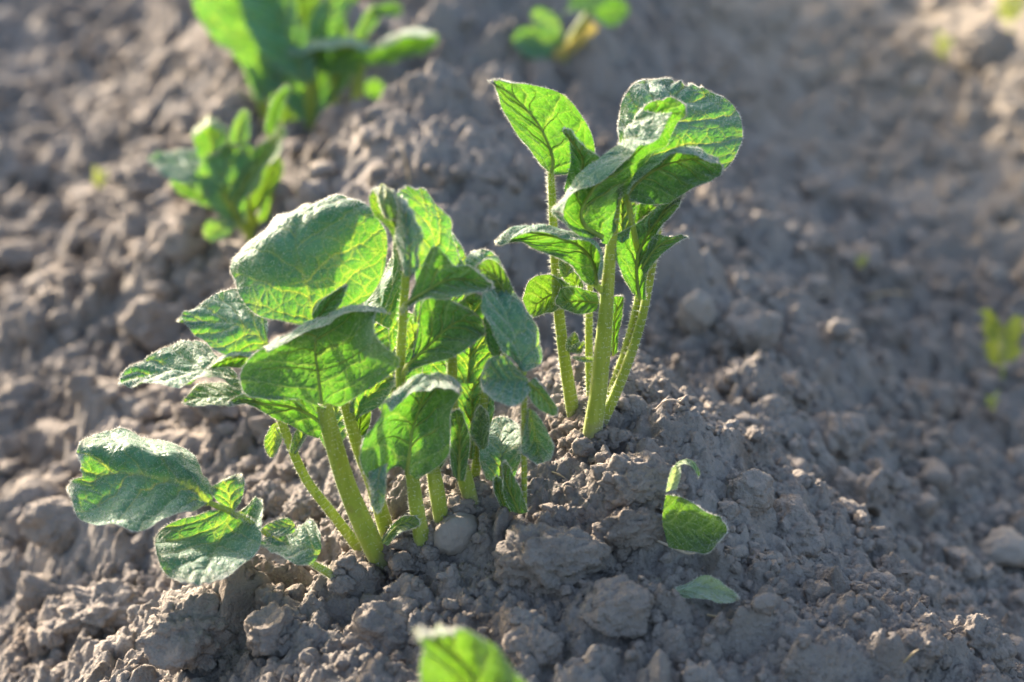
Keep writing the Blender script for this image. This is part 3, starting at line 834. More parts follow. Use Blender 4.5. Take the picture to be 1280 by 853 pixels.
leaf(t1, YR, """758,306,.3 753,304,.1 748,301,0 742,297,-.1 740,299,-.2
772,272,.8 756,270,.2 725,274,.1 693,267,-.2 699,273,-1.0
787,240,1.0 766,240,.3 735,244,.3 705,243,.1 712,253,-1.0
802,215,1.2 776,218,.4 760,214,.5 742,206,.4 745,224,-.9
820,190,1.2 797,194,.6 783,190,.7 776,180,.6 788,197,-.8
846,160,1.0 832,152,.7 808,150,.8 786,160,.6 818,176,-.8
858,142,.6 853,128,.6 828,124,.6 803,138,.4 842,145,-.6""", OR_, -.6, seed=43, puff=1.4, label="front leaf with its frosted margin rolled forward")
leaf(t4, YR, """782,236,0 790,239,0 801,242,0
774,192,.2 806,205,.1 850,224,-.2
772,162,.7 816,182,.3 905,213,-.3
776,136,1.2 829,151,.7 925,180,.1
788,111,1.7 839,127,1.2 926,154,.6
804,95,2.2 849,111,1.7 912,130,1.3
832,94,2.3 856,104,1.9 881,110,1.7""", OR_, 1.2, petiole=[(805, 322, 0, 10), (797, 280, 0, 9), (790, 238, 0, 8)], seed=44, ribs=False, ds=1.4, puff=1.6, label="broad crinkled top leaf at the back of the plant")
leaf(t3, YR, """788,253,-.2 784,247,0 783,242,0 787,244,-.3
816,256,-.3 808,232,.2 803,209,.1 808,214,-.7
846,247,-.4 842,219,.3 838,189,.1 841,196,-.8
876,231,-.4 872,211,.3 872,188,.1 874,195,-.8
899,216,-.1 903,210,.1 896,198,.1 898,203,-.4""", OR_, -.2, petiole=[(800, 330, .9, 9), (790, 280, .4, 8), (784, 247, 0, 8)], seed=45)
leaf(t3, YR, """807,373,0 799,374,0 790,366,0
811,326,-.2 795,330,.2 769,325,-.2
823,291,-.2 805,300,.3 770,298,-.1
841,263,-.1 826,268,.2 800,273,0
857,244,0 853,246,.1 844,249,0""", OR_, .2, seed=46)
leaf(t3, YR, """806,346,-.1 802,336,0 806,322,.1
826,319,-.3 822,309,.1 818,294,.1
845,303,-.2 842,300,0 838,296,0
858,299,-.1 859,297,0 852,294,0""", OR_, -.1, seed=47)
leaf(t1, YR, """749,354,-.3 750,350,.1 744,357,.2 735,353,0
750,328,-.7 752,321,.1 730,335,.3 718,338,-.1
740,307,-.7 740,299,.1 712,317,.3 695,322,-.1
710,296,-.7 710,287,.1 690,306,.3 672,311,-.1
675,292,-.7 672,282,.1 660,298,.2 648,304,0
641,298,-.6 638,286,0 634,298,.1 630,303,0
624,306,-.3 620,300,0 621,303,0 622,306,0""", OR_, -.6, petiole=[(757, 368, .7, 10), (744, 356, .2, 8)], seed=48, label="narrow leaf held out to the left with a white upper rim")
leaf(t2, YR, """712,355,0 713,362,.1 706,369,0
688,344,.1 690,368,.4 695,388,-.1
664,350,.1 673,378,.3 681,392,0
653,374,0 660,391,.1 667,397,0""", OR_, 1.0, seed=49, mat=M_YOUNG)
leaf(t1, YR, """746,366,0 749,378,.1 745,389,0
720,359,.1 722,376,.4 722,393,-.1
701,362,0 694,378,.1 702,386,0""", OR_, .6, seed=50)
leaf(t5, YR, """730,370,0 726,372,0 720,368,0
728,352,0 718,350,.2 706,352,0
716,338,.1 708,337,.1 702,343,0""", OR_, 1.8, seed=51, mat=M_YOUNG)
leaf(t2, YR, """708,438,0 712,441,0 716,438,0
708,428,0 716,428,.2 724,431,0
714,418,0 718,416,.1 722,420,0""", OR_, .8, seed=52, mat=M_YOUNG)
leaf(t2, YR, """712,436,0 714,440,0 718,442,0
720,430,0 724,436,.2 726,442,0
730,427,0 731,430,.1 730,434,0""", OR_, .6, seed=53, mat=M_YOUNG)
leaf(t1, YR, """742,452,0 743,449,.1 742,446,0
728,452,-.1 728,449,.1 728,446,.1
717,449,0 716,447,0 718,446,0""", OR_, .4, seed=54)
leaf(t3, YR, """772,440,0 766,444,0 764,436,0
776,400,0 768,402,.2 758,398,0
780,372,0 774,370,.1 766,372,0""", OR_, 1.6, seed=55)

leaf(t3, YR, """795,300,0 788,296,0 784,288,0
822,276,-.2 806,268,.3 788,262,.1
842,252,-.2 838,244,.1 822,240,.1""", OR_, .6, seed=120)
leaf(t4, YR, """770,300,0 778,304,0 786,298,0
764,262,.2 778,262,.4 794,262,.2
772,230,.3 782,224,.3 792,232,.3""", OR_, .2, seed=121)
leaf(t2, YR, """700,345,0 707,347,0 714,342,0
700,322,.2 714,320,.4 730,322,.1
712,304,.1 722,300,.2 732,308,.1""", OR_, .6, seed=122, mat=M_YOUNG)

# Plants behind, out of focus
Y4 = float(hit(318, 303)[1])
O4 = at(312, 300, Y4)
p4 = thing("potato_plant", O4, "small blurred potato plant low on the left of the hill behind", "plant")
a1 = stem(p4, Y4, [(318, 303, 0, 16), (298, 270, 0, 14), (278, 240, 0, 11)], O4, hair=0)
a2 = stem(p4, Y4, [(325, 300, .6, 16), (310, 260, .6, 14), (300, 220, .6, 11)], O4, hair=0)
leaf(a1, Y4, """262,246,-.3 270,236,0 276,224,.4
234,234,-1.0 245,215,0 259,198,1.2
205,217,-.8 215,203,.2 231,187,1.3
186,204,-.1 185,198,0 195,191,.5""", O4, .5, seed=61, ds=1.8, hair=.5)
leaf(a1, Y4, """258,218,0 270,222,0 282,212,0
245,186,.2 265,182,.6 285,181,.2
241,162,.2 262,148,.9 283,160,.2
243,170,-1.0 262,156,-.9 280,168,-.9""", O4, .8, seed=62, hair=.5)
leaf(a2, Y4, """288,192,0 295,195,0 303,190,0
288,165,.3 298,165,.6 311,168,.3
299,140,.8 306,137,.9 313,142,.8""", O4, 1.0, seed=63, hair=.5)
leaf(a2, Y4, """300,262,-.2 292,256,0 282,246,.2
326,222,-.6 318,214,.2 306,206,.5
346,192,-.6 338,186,.2 330,178,.5
358,168,-.2 356,160,.1 348,160,.3""", O4, -.8, seed=64, ds=1.6, hair=.5)
leaf(a2, Y4, """285,282,0 296,286,0 308,278,0
244,232,.2 278,228,.5 312,222,.2
254,200,.4 282,185,.8 312,190,.4
270,190,-.2 284,180,-.1 300,184,-.2""", O4, -.2, seed=65, hair=.5)
leaf(a2, Y4, """310,262,0 318,266,0 330,256,0
318,224,.2 335,222,.4 352,222,.2
330,198,.3 342,190,.5 352,200,.3""", O4, 1.0, seed=66, hair=.5, mat=M_YOUNG)
leaf(a1, Y4, """295,280,0 290,274,0 284,272,0
282,296,0 270,288,.2 262,276,0
264,302,0 256,296,.1 254,286,0""", O4, -.8, seed=67, hair=.5)
leaf(a2, Y4, """318,282,0 326,288,0 336,280,0
330,252,.1 342,248,.3 352,250,0
345,232,.2 351,228,.2 356,236,.1""", O4, .8, seed=68, hair=.5)
leaf(a2, Y4, """343,166,0 337,170,0 331,164,0
352,140,0 343,138,.2 336,136,0
363,112,.2 358,106,.3 350,112,.2""", O4, .9, petiole=[(320, 232, 0, 9), (328, 200, 0, 8), (337, 170, 0, 8)], seed=69, hair=.5)

leaf(a1, Y4, """268,262,0 276,268,0 286,262,0
228,245,.3 240,232,.6 256,222,.3
212,228,.5 222,216,.8 240,208,.6""", O4, .9, seed=130, hair=.5)
leaf(a2, Y4, """305,240,0 314,244,0 324,238,0
292,212,.2 310,208,.5 328,210,.2
292,188,.4 306,180,.7 322,188,.4""", O4, .3, seed=131, hair=.5)
leaf(a2, Y4, """318,290,0 326,292,0 334,284,0
340,268,.2 350,262,.3 358,258,.2
360,248,.2 364,244,.2 368,246,.2""", O4, .6, seed=132, hair=.5)
Y5 = float(hit(395, 160)[1])
O5 = at(390, 160, Y5)
p5 = thing("potato_plant", O5, "large blurred potato plant on top of the hill behind, cut by the upper picture edge", "plant")
b1 = stem(p5, Y5, [(345, 178, .4, 19), (325, 125, .4, 17), (306, 78, .4, 14)], O5, hair=0)
b2 = stem(p5, Y5, [(390, 160, 0, 24), (388, 110, 0, 20), (386, 60, 0, 16)], O5, hair=0)
b3 = stem(p5, Y5, [(444, 150, -.4, 15), (446, 112, -.4, 14), (452, 80, -.4, 12)], O5, hair=0)
b4 = stem(p5, Y5, [(412, 155, .6, 14), (418, 100, .6, 12), (422, 60, .6, 10)], O5, hair=0)
leaf(b1, Y5, """317,122,0 326,130,-.2 336,124,0
298,76,0 330,76,.5 362,82,0
268,50,.2 310,32,.8 352,22,.3
243,10,.5 290,-14,1.2 340,-20,.7
246,-32,1.0 280,-48,1.4 312,-42,1.0""", O5, -.4, seed=71, ds=1.2, hair=.5, puff=1.2)
leaf(b2, Y5, """372,104,0 382,107,-.2 394,96,0
330,72,-.2 365,56,.2 388,52,-.1
304,22,0 345,10,.6 372,15,.1
300,-28,.5 330,-42,1.0 362,-32,.5""", O5, -1.4, seed=72, ds=1.7, hair=.5, puff=1.2)
leaf(b2, Y5, """372,52,0 378,58,0 384,50,0
344,14,.2 375,10,.5 398,14,.2
350,-32,.5 375,-48,.9 402,-32,.5""", O5, 1.4, seed=73, hair=.5, mat=M_YOUNG)
leaf(b4, Y5, """386,64,0 396,68,0 412,58,0
386,28,.1 408,22,.4 430,22,.3
402,0,.6 420,-8,.8 437,-2,.7""", O5, .2, seed=74, hair=.5)
leaf(b3, Y5, """464,64,-.8 466,56,.2 458,74,.3 450,92,0
430,58,-1.6 430,47,.2 425,70,.4 420,93,-.3
392,64,-1.6 390,51,.2 386,69,.4 386,86,-.2
361,69,-.8 357,61,0 357,66,.1 362,71,0""", O5, -.8, seed=75, ds=1.5, hair=.5, label="leaf held level with a white sunlit upper rim")
leaf(b3, Y5, """455,86,-.1 458,76,.1 464,60,.3 468,64,-.6
490,77,-.4 490,62,.2 490,44,.4 492,52,-1.2
520,69,-.4 522,55,.2 520,37,.4 522,45,-1.2
541,60,-.1 548,50,.1 542,40,.2 544,46,-.7""", O5, -.4, seed=76, ds=1.4, hair=.5)
leaf(b4, Y5, """440,52,0 446,55,0 456,50,0
448,30,0 456,28,.3 470,30,0
460,12,.3 468,6,.4 480,14,.2""", O5, .6, seed=77, hair=.5)
leaf(b4, Y5, """466,24,0 464,16,0 466,10,.1
485,20,-.4 486,12,.1 486,4,.2
500,20,-.5 503,12,-.2 500,5,0""", O5, .6, seed=78, hair=.5)
leaf(b4, Y5, """425,62,0 420,60,0 415,56,0
432,22,0 428,22,.2 420,16,0
452,-8,.3 446,-12,.4 438,-10,.3""", O5, .9, seed=79, hair=.5)
leaf(b3, Y5, """455,116,0 456,109,0 458,102,0
470,124,-.2 472,112,.1 470,99,.1
482,120,-.1 484,114,0 481,106,0""", O5, -.2, seed=80, hair=.5)
leaf(b2, Y5, """376,152,0 392,156,-.1 404,150,0
342,112,.1 380,110,.5 414,106,.1
338,76,.2 375,68,.6 412,70,.2""", O5, -.4, seed=81, hair=.5)
leaf(b2, Y5, """350,160,0 358,164,0 368,158,0
342,132,.1 360,128,.3 378,130,.1
352,108,.2 364,102,.3 376,110,.2""", O5, .6, seed=82, hair=.5, mat=M_YOUNG)

leaf(b4, Y5, """400,110,0 412,116,0 424,108,0
392,70,.2 412,64,.5 436,66,.2
396,36,.4 414,26,.7 434,34,.4""", O5, 1.0, seed=133, hair=.5)
leaf(b1, Y5, """338,130,0 346,134,0 356,128,0
318,92,.3 340,84,.6 362,88,.3
312,58,.6 334,44,.9 356,54,.6""", O5, .4, seed=134, hair=.5)
leaf(b2, Y5, """396,130,0 404,136,0 414,128,0
404,104,.1 420,98,.4 438,100,.1
418,78,.3 430,72,.5 442,80,.3""", O5, .2, seed=135, hair=.5)
Y6 = float(hit(705, 76)[1])
O6 = at(705, 72, Y6)
p6 = thing("potato_plant", O6, "far blurred potato plant with a yellow drooping stem at the upper picture edge", "plant")
d1 = stem(p6, Y6, [(705, 76, 0, 13), (716, 45, 0, 12), (738, 12, 0, 10)], O6, hair=0)
leaf(d1, Y6, """690,68,0 694,74,0 702,76,0
712,50,0 716,57,.2 724,60,0
734,26,.2 742,30,.3 748,36,.1""", O6, -.6, seed=91, hair=0, mat=M_YELLOW, label="yellowed drooping leaf")
leaf(d1, Y6, """742,20,0 746,10,.2 746,0,.4
762,33,-.4 766,16,.2 766,-3,.6
782,24,-.2 786,14,.1 782,2,.4""", O6, 0, seed=92, ds=1.3, hair=0)
leaf(d1, Y6, """705,16,-.3 712,4,.2 712,-8,.6
735,15,-.4 738,2,.2 738,-14,.8
758,8,-.1 762,0,.1 758,-10,.5""", O6, -.2, seed=93, ds=1.5, hair=0)
leaf(d1, Y6, """706,60,-.2 704,52,0 698,42,.2
676,76,-.8 670,55,.1 672,34,.5
646,62,-.5 640,50,.1 648,36,.4""", O6, .6, seed=94, hair=0)
leaf(d1, Y6, """704,42,-.2 700,34,0 700,26,.2
684,40,-.6 680,26,.1 684,12,.6
666,26,-.2 664,18,.1 670,10,.4""", O6, .2, seed=95, hair=0)

# Young leaf close to the camera, cut by the lower picture edge
YF = 0.468
OF = at(600, 935, YF); OF[2] = float(ground_z(OF[0], OF[1]))
pf = thing("potato_shoot", OF, "blurred yellow green leaf tip of the nearest shoot, cut by the lower picture edge", "plant")
def toward_ground(px, w):  # stem from the soil up to the leaf base
    return None
f_s = stem(pf, YF, [(606, 985, 0, 15), (600, 960, 0, 14), (594, 930, 0, 12)], OF, hair=20, bury=0.06)
leaf(f_s, YF, """604,936,0 592,942,0.3 580,932,0
678,888,-.2 600,882,.6 536,884,-.2
652,842,-.3 588,837,.7 526,838,-.3
610,804,.1 556,804,.6 521,803,-.1
570,788,.3 540,788,.4 521,790,.1
566,797,-.5 541,795,-.5 526,796,-.4""", OF, 0, seed=99, mat=M_YOUNG, hair=.8, puff=1.6)

# Leaves half buried in the crest
h0 = hit(848, 668); Yh = h0[1]
O = at(848, 672, Yh)
hb = thing("potato_shoot", O, "half buried bright green leaf breaking out of the right side of the crest", "plant")
leaf(hb, Yh, """836,684,.4 828,652,.4 832,620,.2
868,690,-.3 864,662,.4 861,625,.1
885,690,-.4 886,668,.3 885,641,0
900,677,-.3 909,662,.1 900,648,-.1""", O, -1.1, seed=101, ribs=False, mat=M_YOUNG, puff=.7)
leaf(hb, Yh, """832,616,0 838,613,.1 846,612,0
836,600,0 843,598,.4 851,598,0
840,585,.3 846,581,.6 852,584,.2""", O, -.4, seed=102, mat=M_PALE, hair=.5, label="whitish curled leaf")
leaf(hb, Yh, """844,584,0 845,580,.2 847,577,.4
856,581,-.2 857,576,.2 857,573,.5
866,587,-.2 868,581,.1 868,577,.3
873,597,-.2 875,592,0 874,588,.1""", O, -.1, seed=103, mat=M_LEAF, hair=.5)
h1 = hit(885, 742)
O = at(885, 742, h1[1])
lf = leaf(None, h1[1], """846,747,.1 838,742,.1 844,736,.2
864,748,.1 862,737,.3 862,727,.6
884,750,-.2 882,735,.4 880,719,.5
904,753,-.5 901,741,.1 897,724,.2
919,753,-.4 920,747,-.1 912,736,.0
925,751,-.5 925,748,-.3 922,744,-.2""", O, -.9, mat=M_PALE, seed=104, ribs=False, hair=.5, puff=1.8, name="fallen_leaf")
tag(lf, "pale dusty leaf lying flat on the right slope of the crest", "leaf")
h2 = hit(645, 634)
O = at(645, 634, h2[1])
sp = thing("potato_shoot", O, "small dark pointed leaf sprout poking out of the crumbly crest, in the shade", "plant")
leaf(sp, h2[1], """660,640,0 650,642,0 640,640,0
652,612,-.3 641,617,.3 630,616,.1
640,594,-.2 633,595,.2 628,596,.1
633,578,0 631,576,0 629,580,0""", O, -1.3, seed=105)
leaf(sp, h2[1], """640,640,0 632,640,0 626,634,0
634,618,-.1 626,618,.2 618,612,0
626,600,0 621,595,.1 616,600,0""", O, -.9, seed=106)

# ------------------------------------------------------------------ weeds
def weed(px, py, hpx, label, nl=7, seed=0, group=None):
    rng = np.random.default_rng(seed)
    p = hit(px, py); y = p[1]
    w = thing("weed_seedling", p, label, "weed", group)
    st = stem(w, y, [(px, py, 0, 4), (px + 2, py - hpx * .5, 0, 3.5), (px, py - hpx, 0, 2.5)], p, hair=0, bury=0.01)
    for k in range(nl):
        f = 0.35 + 0.65 * (k + 1) / nl; by = py - hpx * f; s = 1 if k % 2 else -1
        L = hpx * (0.34 + 0.12 * rng.random()); W = L * 0.3; up = L * (0.3 + .4 * rng.random())
        bx = px + 1; tx = bx + s * L * .8; ty = by - up; mx_, my = (bx + tx) / 2, (by + ty) / 2
        z = rng.normal() * .3
        leaf(st, y, f"{bx},{by+1},0 {bx},{by},0 {bx},{by-1},0\n{mx_},{my+W},{z-.2} {mx_},{my},{z} {mx_},{my-W},{z+.2}\n{tx},{ty+1},{z} {tx+s},{ty},{z} {tx},{ty-1},{z}", p, 0, seed=seed * 20 + k, mat=M_WEED, hair=0, puff=.5)
    return w
weed(1252, 486, 78, "taller yellow green weed seedling at the right picture edge", 9, 3)
weed(1240, 522, 26, "tiny yellow green weed sprout just below the taller one", 4, 4)
weed(1262, 46, 50, "bright green weed in the upper right corner", 8, 5)
weed(1180, 82, 34, "pale weed seedling left of the corner weed", 5, 6)
weed(124, 245, 30, "small blurred weed on the left slope", 5, 7)
weed(1076, 345, 22, "dark little weed in the right furrow", 4, 8)
# ------------------------------------------------------------------ clods, stones, crumbs and bits of straw
def ico(sub):
    import bmesh
    bm = bmesh.new(); bmesh.ops.create_icosphere(bm, subdivisions=sub, radius=1.0)
    v = np.array([x.co[:] for x in bm.verts]); f = np.array([[q.index for q in p.verts] for p in bm.faces]); bm.free()
    return v, f
ICO = {k: ico(k) for k in (1, 2, 3, 4, 5)}

def n3(v, s, k):
    return vnoise3(v * s + 11.3, k) + 0.5 * vnoise3(v * s * 2.1 + 3.7, k + 3) + 0.25 * vnoise3(v * s * 4.3 + 1.9, k + 5)

def clod_verts(sub, seed, rough=1.0, facet=0.5):
    rng = np.random.default_rng(seed)
    v, f = ICO[sub]; v = v.copy(); n = v.copy()
    # knock off a few flat faces, then lumps and grain
    for _ in range(7):
        d = rng.normal(size=3); d /= np.linalg.norm(d); h = 0.72 + 0.25 * rng.random()
        s = v @ d; over = np.maximum(s - h, 0) * facet * 1.6
        v -= over[:, None] * d[None]
    r = 1 + rough * (0.42 * n3(n, 1.2, seed) + 0.26 * n3(n, 3.2, seed + 7) + (0.14 * n3(n, 8.0, seed + 9) if sub > 2 else 0) + (0.08 * n3(n, 19.0, seed + 11) if sub > 3 else 0))
    v = v * r[:, None] * np.array([1.0, 0.8 + .35 * rng.random(), 0.76 + .24 * rng.random()])
    return v, f

def clod_mesh(name, sub, seed, mat, rough=1.0, facet=.5):
    v, f = clod_verts(sub, seed, rough, facet)
    me = bpy.data.meshes.new(name); me.from_pydata(v.tolist(), [], f.tolist()); me.materials.append(mat)
    me.polygons.foreach_set("use_smooth", [True] * len(me.polygons)); return me

def place(o, p, size, rot, sink=0.3):
    o.location = (p[0], p[1], p[2] + size * (0.7 - sink * 1.4)); o.scale = (size,) * 3; o.rotation_euler = rot

def one(name, px, py, wpx, seed, label, mat, cat="clod", rough=1.0, facet=.5, sub=5, sc=(1, 1, 1), rz=0, sink=.35, group=None):
    p = hit(px, py); dep = p[1] * CP + (CAM_Z - p[2]) * SP
    s = wpx * PX * dep * .5
    o = bpy.data.objects.new(name, clod_mesh(name, sub, seed, mat, rough, facet)); COL.objects.link(o)
    place(o, p, s, (0, 0, rz), sink); o.scale = (s * sc[0], s * sc[1], s * sc[2])
    tag(o, label, cat, group); return o

one("stone", 572, 676, 66, 3, "smooth rounded grey stone lying against the middle stem of the broad plant", M_STONE, "stone", .45, .25, 4, (1, .8, 1.0), .5, .3)
one("soil_clod", 556, 648, 60, 11, "rough brownish clod just behind the smooth stone", M_CLOD, sink=.4)
one("soil_clod", 690, 705, 125, 12, "largest flat crusted clod in the middle of the crest", M_CLOD, rough=1.1, sc=(1, .8, .9), sink=.45)
one("soil_clod", 790, 672, 80, 13, "long overhanging clod left of the half buried leaf", M_CLOD, rough=1.2, sc=(1.1, .7, .9), rz=.3, sink=.3)
one("soil_clod", 735, 706, 32, 14, "small rounded clod resting at the foot of the flat crusted clod", M_CLOD, sub=4, sink=.3)
one("soil_clod", 800, 612, 120, 15, "knobbly clod behind the whitish curled leaf, at the foot of the tall plant", M_CLOD, rough=1.3, sc=(1, .8, .8), sink=.45)
one("soil_clod", 935, 625, 62, 16, "square clod with a sunlit top edge on the right slope", M_CLOD, facet=.9, rough=.7, sink=.25)
one("soil_clod", 990, 670, 76, 17, "broad upright clod right of the square one on the right slope", M_CLOD, facet=.8, rough=.9, sink=.3)
one("soil_clod", 735, 528, 34, 18, "reddish small clod beside the foot of the tall plant's right stems", M_CLOD, sub=4, sink=.2)
one("soil_clod", 1225, 815, 80, 19, "round clod at the lower right where the slope ends", M_CLOD, rough=1.1, sink=.3)
one("soil_clod", 1150, 815, 60, 20, "clod left of the lower right round one", M_CLOD, rough=1.1, sink=.3)
one("soil_clod", 480, 800, 120, 21, "wide pale clod at the lower edge, left of the nearest leaf", M_CLOD, rough=1.1, sc=(1, .85, .85), sink=.45)
one("soil_clod", 665, 815, 66, 22, "pale clod right of the nearest leaf", M_CLOD, rough=.9, sink=.4)
one("soil_clod", 770, 760, 90, 23, "low pale clod half sunk below the flat crusted clod", M_CLOD, rough=.9, sc=(1, .85, .8), sink=.5)
one("soil_clod", 340, 640, 56, 24, "sunlit brown clod left of the stem feet of the broad plant", M_CLOD, rough=1.3, sink=.3)
one("soil_clod", 385, 648, 62, 25, "sunlit brown clod touching the stems of the broad plant", M_CLOD, rough=1.3, sink=.35)
one("soil_clod", 70, 800, 40, 26, "round clod at the left end of the sunlit soil ledge", M_CLOD, sub=4, sink=.2)
one("soil_clod", 135, 775, 105, 27, "long sunlit clod forming the soil ledge at the lower left", M_CLOD, rough=1.2, sc=(1.1, .75, .85), sink=.3)
one("soil_clod", 235, 790, 120, 28, "big crumbling clod below the shoot's hanging leaf", M_CLOD, rough=1.3, sc=(1, .8, .8), sink=.4)
one("soil_clod", 75, 665, 85, 29, "big smooth blurred clod left of the low side shoot", M_CLOD, rough=.7, sink=.3)
one("stone", 870, 400, 62, 30, "pale blurred stone standing on the right slope behind the tall plant", M_STONE, "stone", .6, .5, 4, (.8, .7, 1.1), .4, .25)
one("stone", 1255, 700, 80, 31, "flat grey blurred stone in the right furrow at the picture edge", M_STONE, "stone", .6, .7, 4, (1.1, .8, .7), .2, .25)

# loose clods scattered over the slopes: one look, many sizes
protos = [clod_mesh("loose_clod", 4, 200 + k, M_CLOD, 1.3, 1.0) for k in range(12)]
ZONES = [
    ("left slope", "rough grey brown clod lying loose on the left slope and in the left furrow", "loose clods on the left slope", 140, (-0.62, -0.06), (0.60, 2.0)),
    ("right slope", "rough grey clod lying loose on the shaded right slope and in the right furrow", "loose clods on the right slope", 135, (0.10, 0.62), (0.58, 2.0)),
]
for zi, (zn, lab, grp, cnt, xr, yr) in enumerate(ZONES):
    rng = np.random.default_rng(500 + zi); n_ = 0; tries = 0
    while n_ < cnt and tries < 20000:
        tries += 1
        y = yr[0] + (yr[1] - yr[0]) * rng.random() ** 1.2; x = xr[0] + (xr[1] - xr[0]) * rng.random()
        z = float(ground_z(x, y)); dep = y * CP + (CAM_Z - z) * SP
        px = 640 + x / dep / PX; py = 426.5 - ((y * SP - (CAM_Z - z) * CP)) / dep / PX
        if not (-30 < px < 1310 and -30 < py < 880): continue
        if 80 < px < 700 and 230 < py < 740 and y < 0.80: continue
        s = 0.0055 + 0.013 * rng.random() ** 2.2
        if math.hypot(x - .178, y - .955) < .07: continue
        if y < .75: s *= .62
        if zi == 1: s *= .72
        o = bpy.data.objects.new("soil_clod", protos[rng.integers(0, 12)]); COL.objects.link(o)
        place(o, (x, y, z), s, tuple(rng.normal(size=3) * np.array([.4, .4, 3])), .25 + .25 * rng.random())
        o.scale = (s, s * (.7 + .5 * rng.random()), s * (.7 + .4 * rng.random()))
        tag(o, lab, "clod", grp); n_ += 1

# crumbs: beyond counting, one object
def crumbs():
    rng = np.random.default_rng(900)
    shapes = {1: [clod_verts(1, 700 + k, 1.7)[0] for k in range(14)], 2: [clod_verts(2, 740 + k, 1.9, 1.0)[0] for k in range(14)], 3: [clod_verts(3, 780 + k, 1.7, 1.0)[0] for k in range(10)]}
    V = []; F = []; n = 0
    for cnt, lo, hi, xr, yr in ((9000, .0007, .0030, (-.30, .33), (.45, .86)), (1500, .002, .0055, (-.34, .38), (.46, .95)), (2600, .002, .0075, (-.62, .62), (.80, 1.9)), (3000, .003, .0105, (-.60, -.10), (.72, 1.7)), (1700, .0025, .0095, (.12, .60), (.66, 1.7)), (250, .003, .008, (-.10, .12), (.82, 1.2)), (450, .008, .015, (-.62, -.12), (.82, 1.9)), (250, .008, .014, (.15, .62), (.80, 1.9))):
        X = xr[0] + (xr[1] - xr[0]) * rng.random(cnt); Y = yr[0] + (yr[1] - yr[0]) * rng.random(cnt)
        dens = fbm(X * 14, Y * 14, 950, 3) + 0.25 * rng.normal(size=cnt)
        keep = dens > -.12; X = X[keep]; Y = Y[keep]; Z = ground_z(X, Y)
        for x, y, z in zip(X, Y, Z):
            s = lo + (hi - lo) * rng.random() ** 2.6
            if s > .005 and math.hypot(x - .178, y - .955) < .07: s *= .5
            sub = 3 if s > .0026 and (y < .82 or s > .009) else (2 if s > .0011 else 1)
            L = shapes[sub]; v = L[rng.integers(0, len(L))]
            a = rng.random() * 6.283; c, sn = math.cos(a), math.sin(a)
            R_ = np.array([[c, -sn, 0], [sn, c, 0], [0, 0, 1]])
            V.append(v @ R_.T * s * np.array([1, .8 + .4 * rng.random(), .8 + .3 * rng.random()]) + np.array([x, y, z + s * .05])); F.append(ICO[sub][1] + n); n += len(v)
    # loosened crumbs banked up round every stem foot
    for foot, fr in FEET:
        k = 70 if foot[1] < .8 else 12
        for _ in range(k):
            a = rng.random() * 6.283; d = fr * (1.0 + 1.6 * rng.random() ** 1.3)
            x, y = foot[0] + d * math.cos(a), foot[1] + d * math.sin(a)
            s = .0007 + .0034 * rng.random() ** 2.4
            sub = 3 if s > .002 else 2
            v = shapes[sub][rng.integers(0, len(shapes[sub]))]
            V.append(v * s * np.array([1, .8 + .4 * rng.random(), .8 + .3 * rng.random()]) + np.array([x, y, float(ground_z(x, y)) + s * .4 + .002 * (1 - (d / fr - 1) / 1.6) * rng.random()])); F.append(ICO[sub][1] + n); n += len(v)
    V = np.concatenate(V).astype(np.float32); F = np.concatenate(F).astype(np.int32)
    me = bpy.data.meshes.new("soil_crumbs")
    me.vertices.add(len(V)); me.vertices.foreach_set("co", V.reshape(-1))
    me.loops.add(len(F) * 3); me.loops.foreach_set("vertex_index", F.reshape(-1))
    me.polygons.add(len(F)); me.polygons.foreach_set("loop_start", np.arange(len(F), dtype=np.int32) * 3)
    me.polygons.foreach_set("use_smooth", np.ones(len(F), bool)); me.update(calc_edges=True); me.materials.append(M_CLOD)
    o = bpy.data.objects.new("soil_crumbs", me); COL.objects.link(o)
    tag(o, "fine dry crumbs of soil strewn over the ridge", "soil crumbs", None, "stuff")
crumbs()

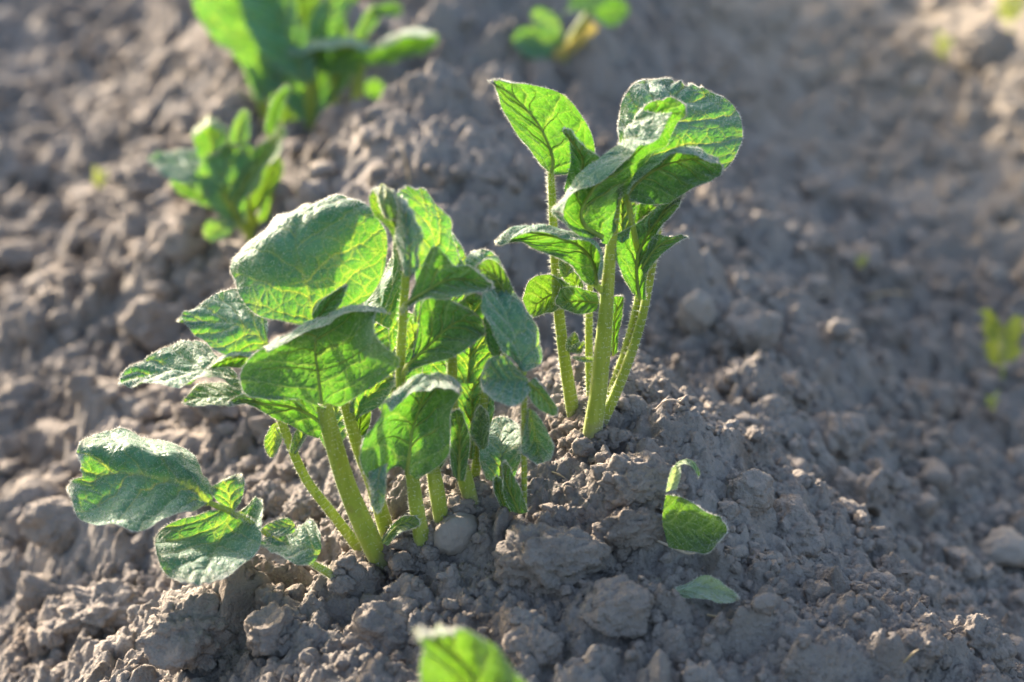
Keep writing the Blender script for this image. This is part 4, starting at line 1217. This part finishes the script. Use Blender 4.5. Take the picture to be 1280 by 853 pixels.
def fibre(name, pts, wpx, mat, label, cat, dd=-.15):
    """a thin root or straw over the soil, through photo points just above the surface"""
    P = []; r = []
    h = hit(pts[0][0], pts[0][1])
    for (px, py, lift) in pts:
        q = at(px, py, h[1] + (dd + lift) * .01); P.append(q); r.append(wpx * PX * .77 * .5)
    r[-1] *= .4
    buf = Buf(); tube(buf, P, r, 0, ns=7, seg=8)
    o = mesh_obj(name, np.concatenate(buf.v), buf.f, mat, None, tuple(P[0]), True)
    return tag(o, label, cat)
fibre("root_fibre", [(800, 506, .3), (818, 512, 0), (830, 502, -.2), (842, 500, -.3), (850, 502, -.4), (858, 494, -.5)], 2.6, M_ROOT, "thin pale crooked root fibre sticking out right of the tall plant's foot", "root")
fibre("straw_bit", [(884, 769, 0), (900, 772, -.2), (918, 777, -.4)], 3.2, M_STRAW, "short bit of straw below the pale dusty leaf", "straw")
fibre("root_fibre", [(358, 622, 0), (352, 612, -.1), (345, 604, -.2)], 2.4, M_ROOT, "short dry fibre standing in the sunlit brown clods left of the broad plant", "root")
fibre("root_fibre", [(820, 675, 0), (840, 684, -.3), (860, 692, -.5), (872, 690, -.5)], 3.4, M_ROOT, "pale curved fibre under the half buried leaf", "root")
fibre("straw_bit", [(1130, 828, 0), (1140, 818, -.3), (1148, 812, -.4)], 3, M_STRAW, "straw splinter on the lower right slope", "straw")
fibre("grass_stalk", [(512, 232, 0), (508, 210, 0), (500, 176, 0)], 4.5, M_STRAW, "single blurred grass stalk standing on the hill behind the broad plant", "grass")
fibre("straw_bit", [(690, 590, 0), (700, 594, -.2), (708, 599, -.3)], 2.4, M_STRAW, "tiny straw splinter on the crumbs right of the dark sprout", "straw")
fibre("straw_bit", [(1120, 120, 0), (1150, 112, -.3), (1175, 118, -.3)], 6, M_STRAW, "curved pale straw lying on the tan soil at the upper right", "straw")
fibre("straw_bit", [(1030, 95, 0), (1060, 82, -.3), (1095, 80, -.3)], 5, M_STRAW, "long straw left of the tan patch at the upper right", "straw")
fibre("straw_bit", [(1085, 372, 0), (1110, 366, -.3), (1140, 368, -.3)], 5, M_STRAW, "straw lying in the right furrow near the dark little weed", "straw")
one("stone", 1142, 112, 26, 41, "small pale blurred stone beside the curved straw at the upper right", M_STONE, "stone", .6, .5, 4, sink=.15)
one("stone", 1245, 350, 26, 42, "small pale blurred stone above the taller weed at the right edge", M_STONE, "stone", .6, .5, 4, sink=.1)
one("soil_clod", 1230, 75, 80, 43, "wide blurred tan clod under the corner weed", M_CLOD, sink=.3)
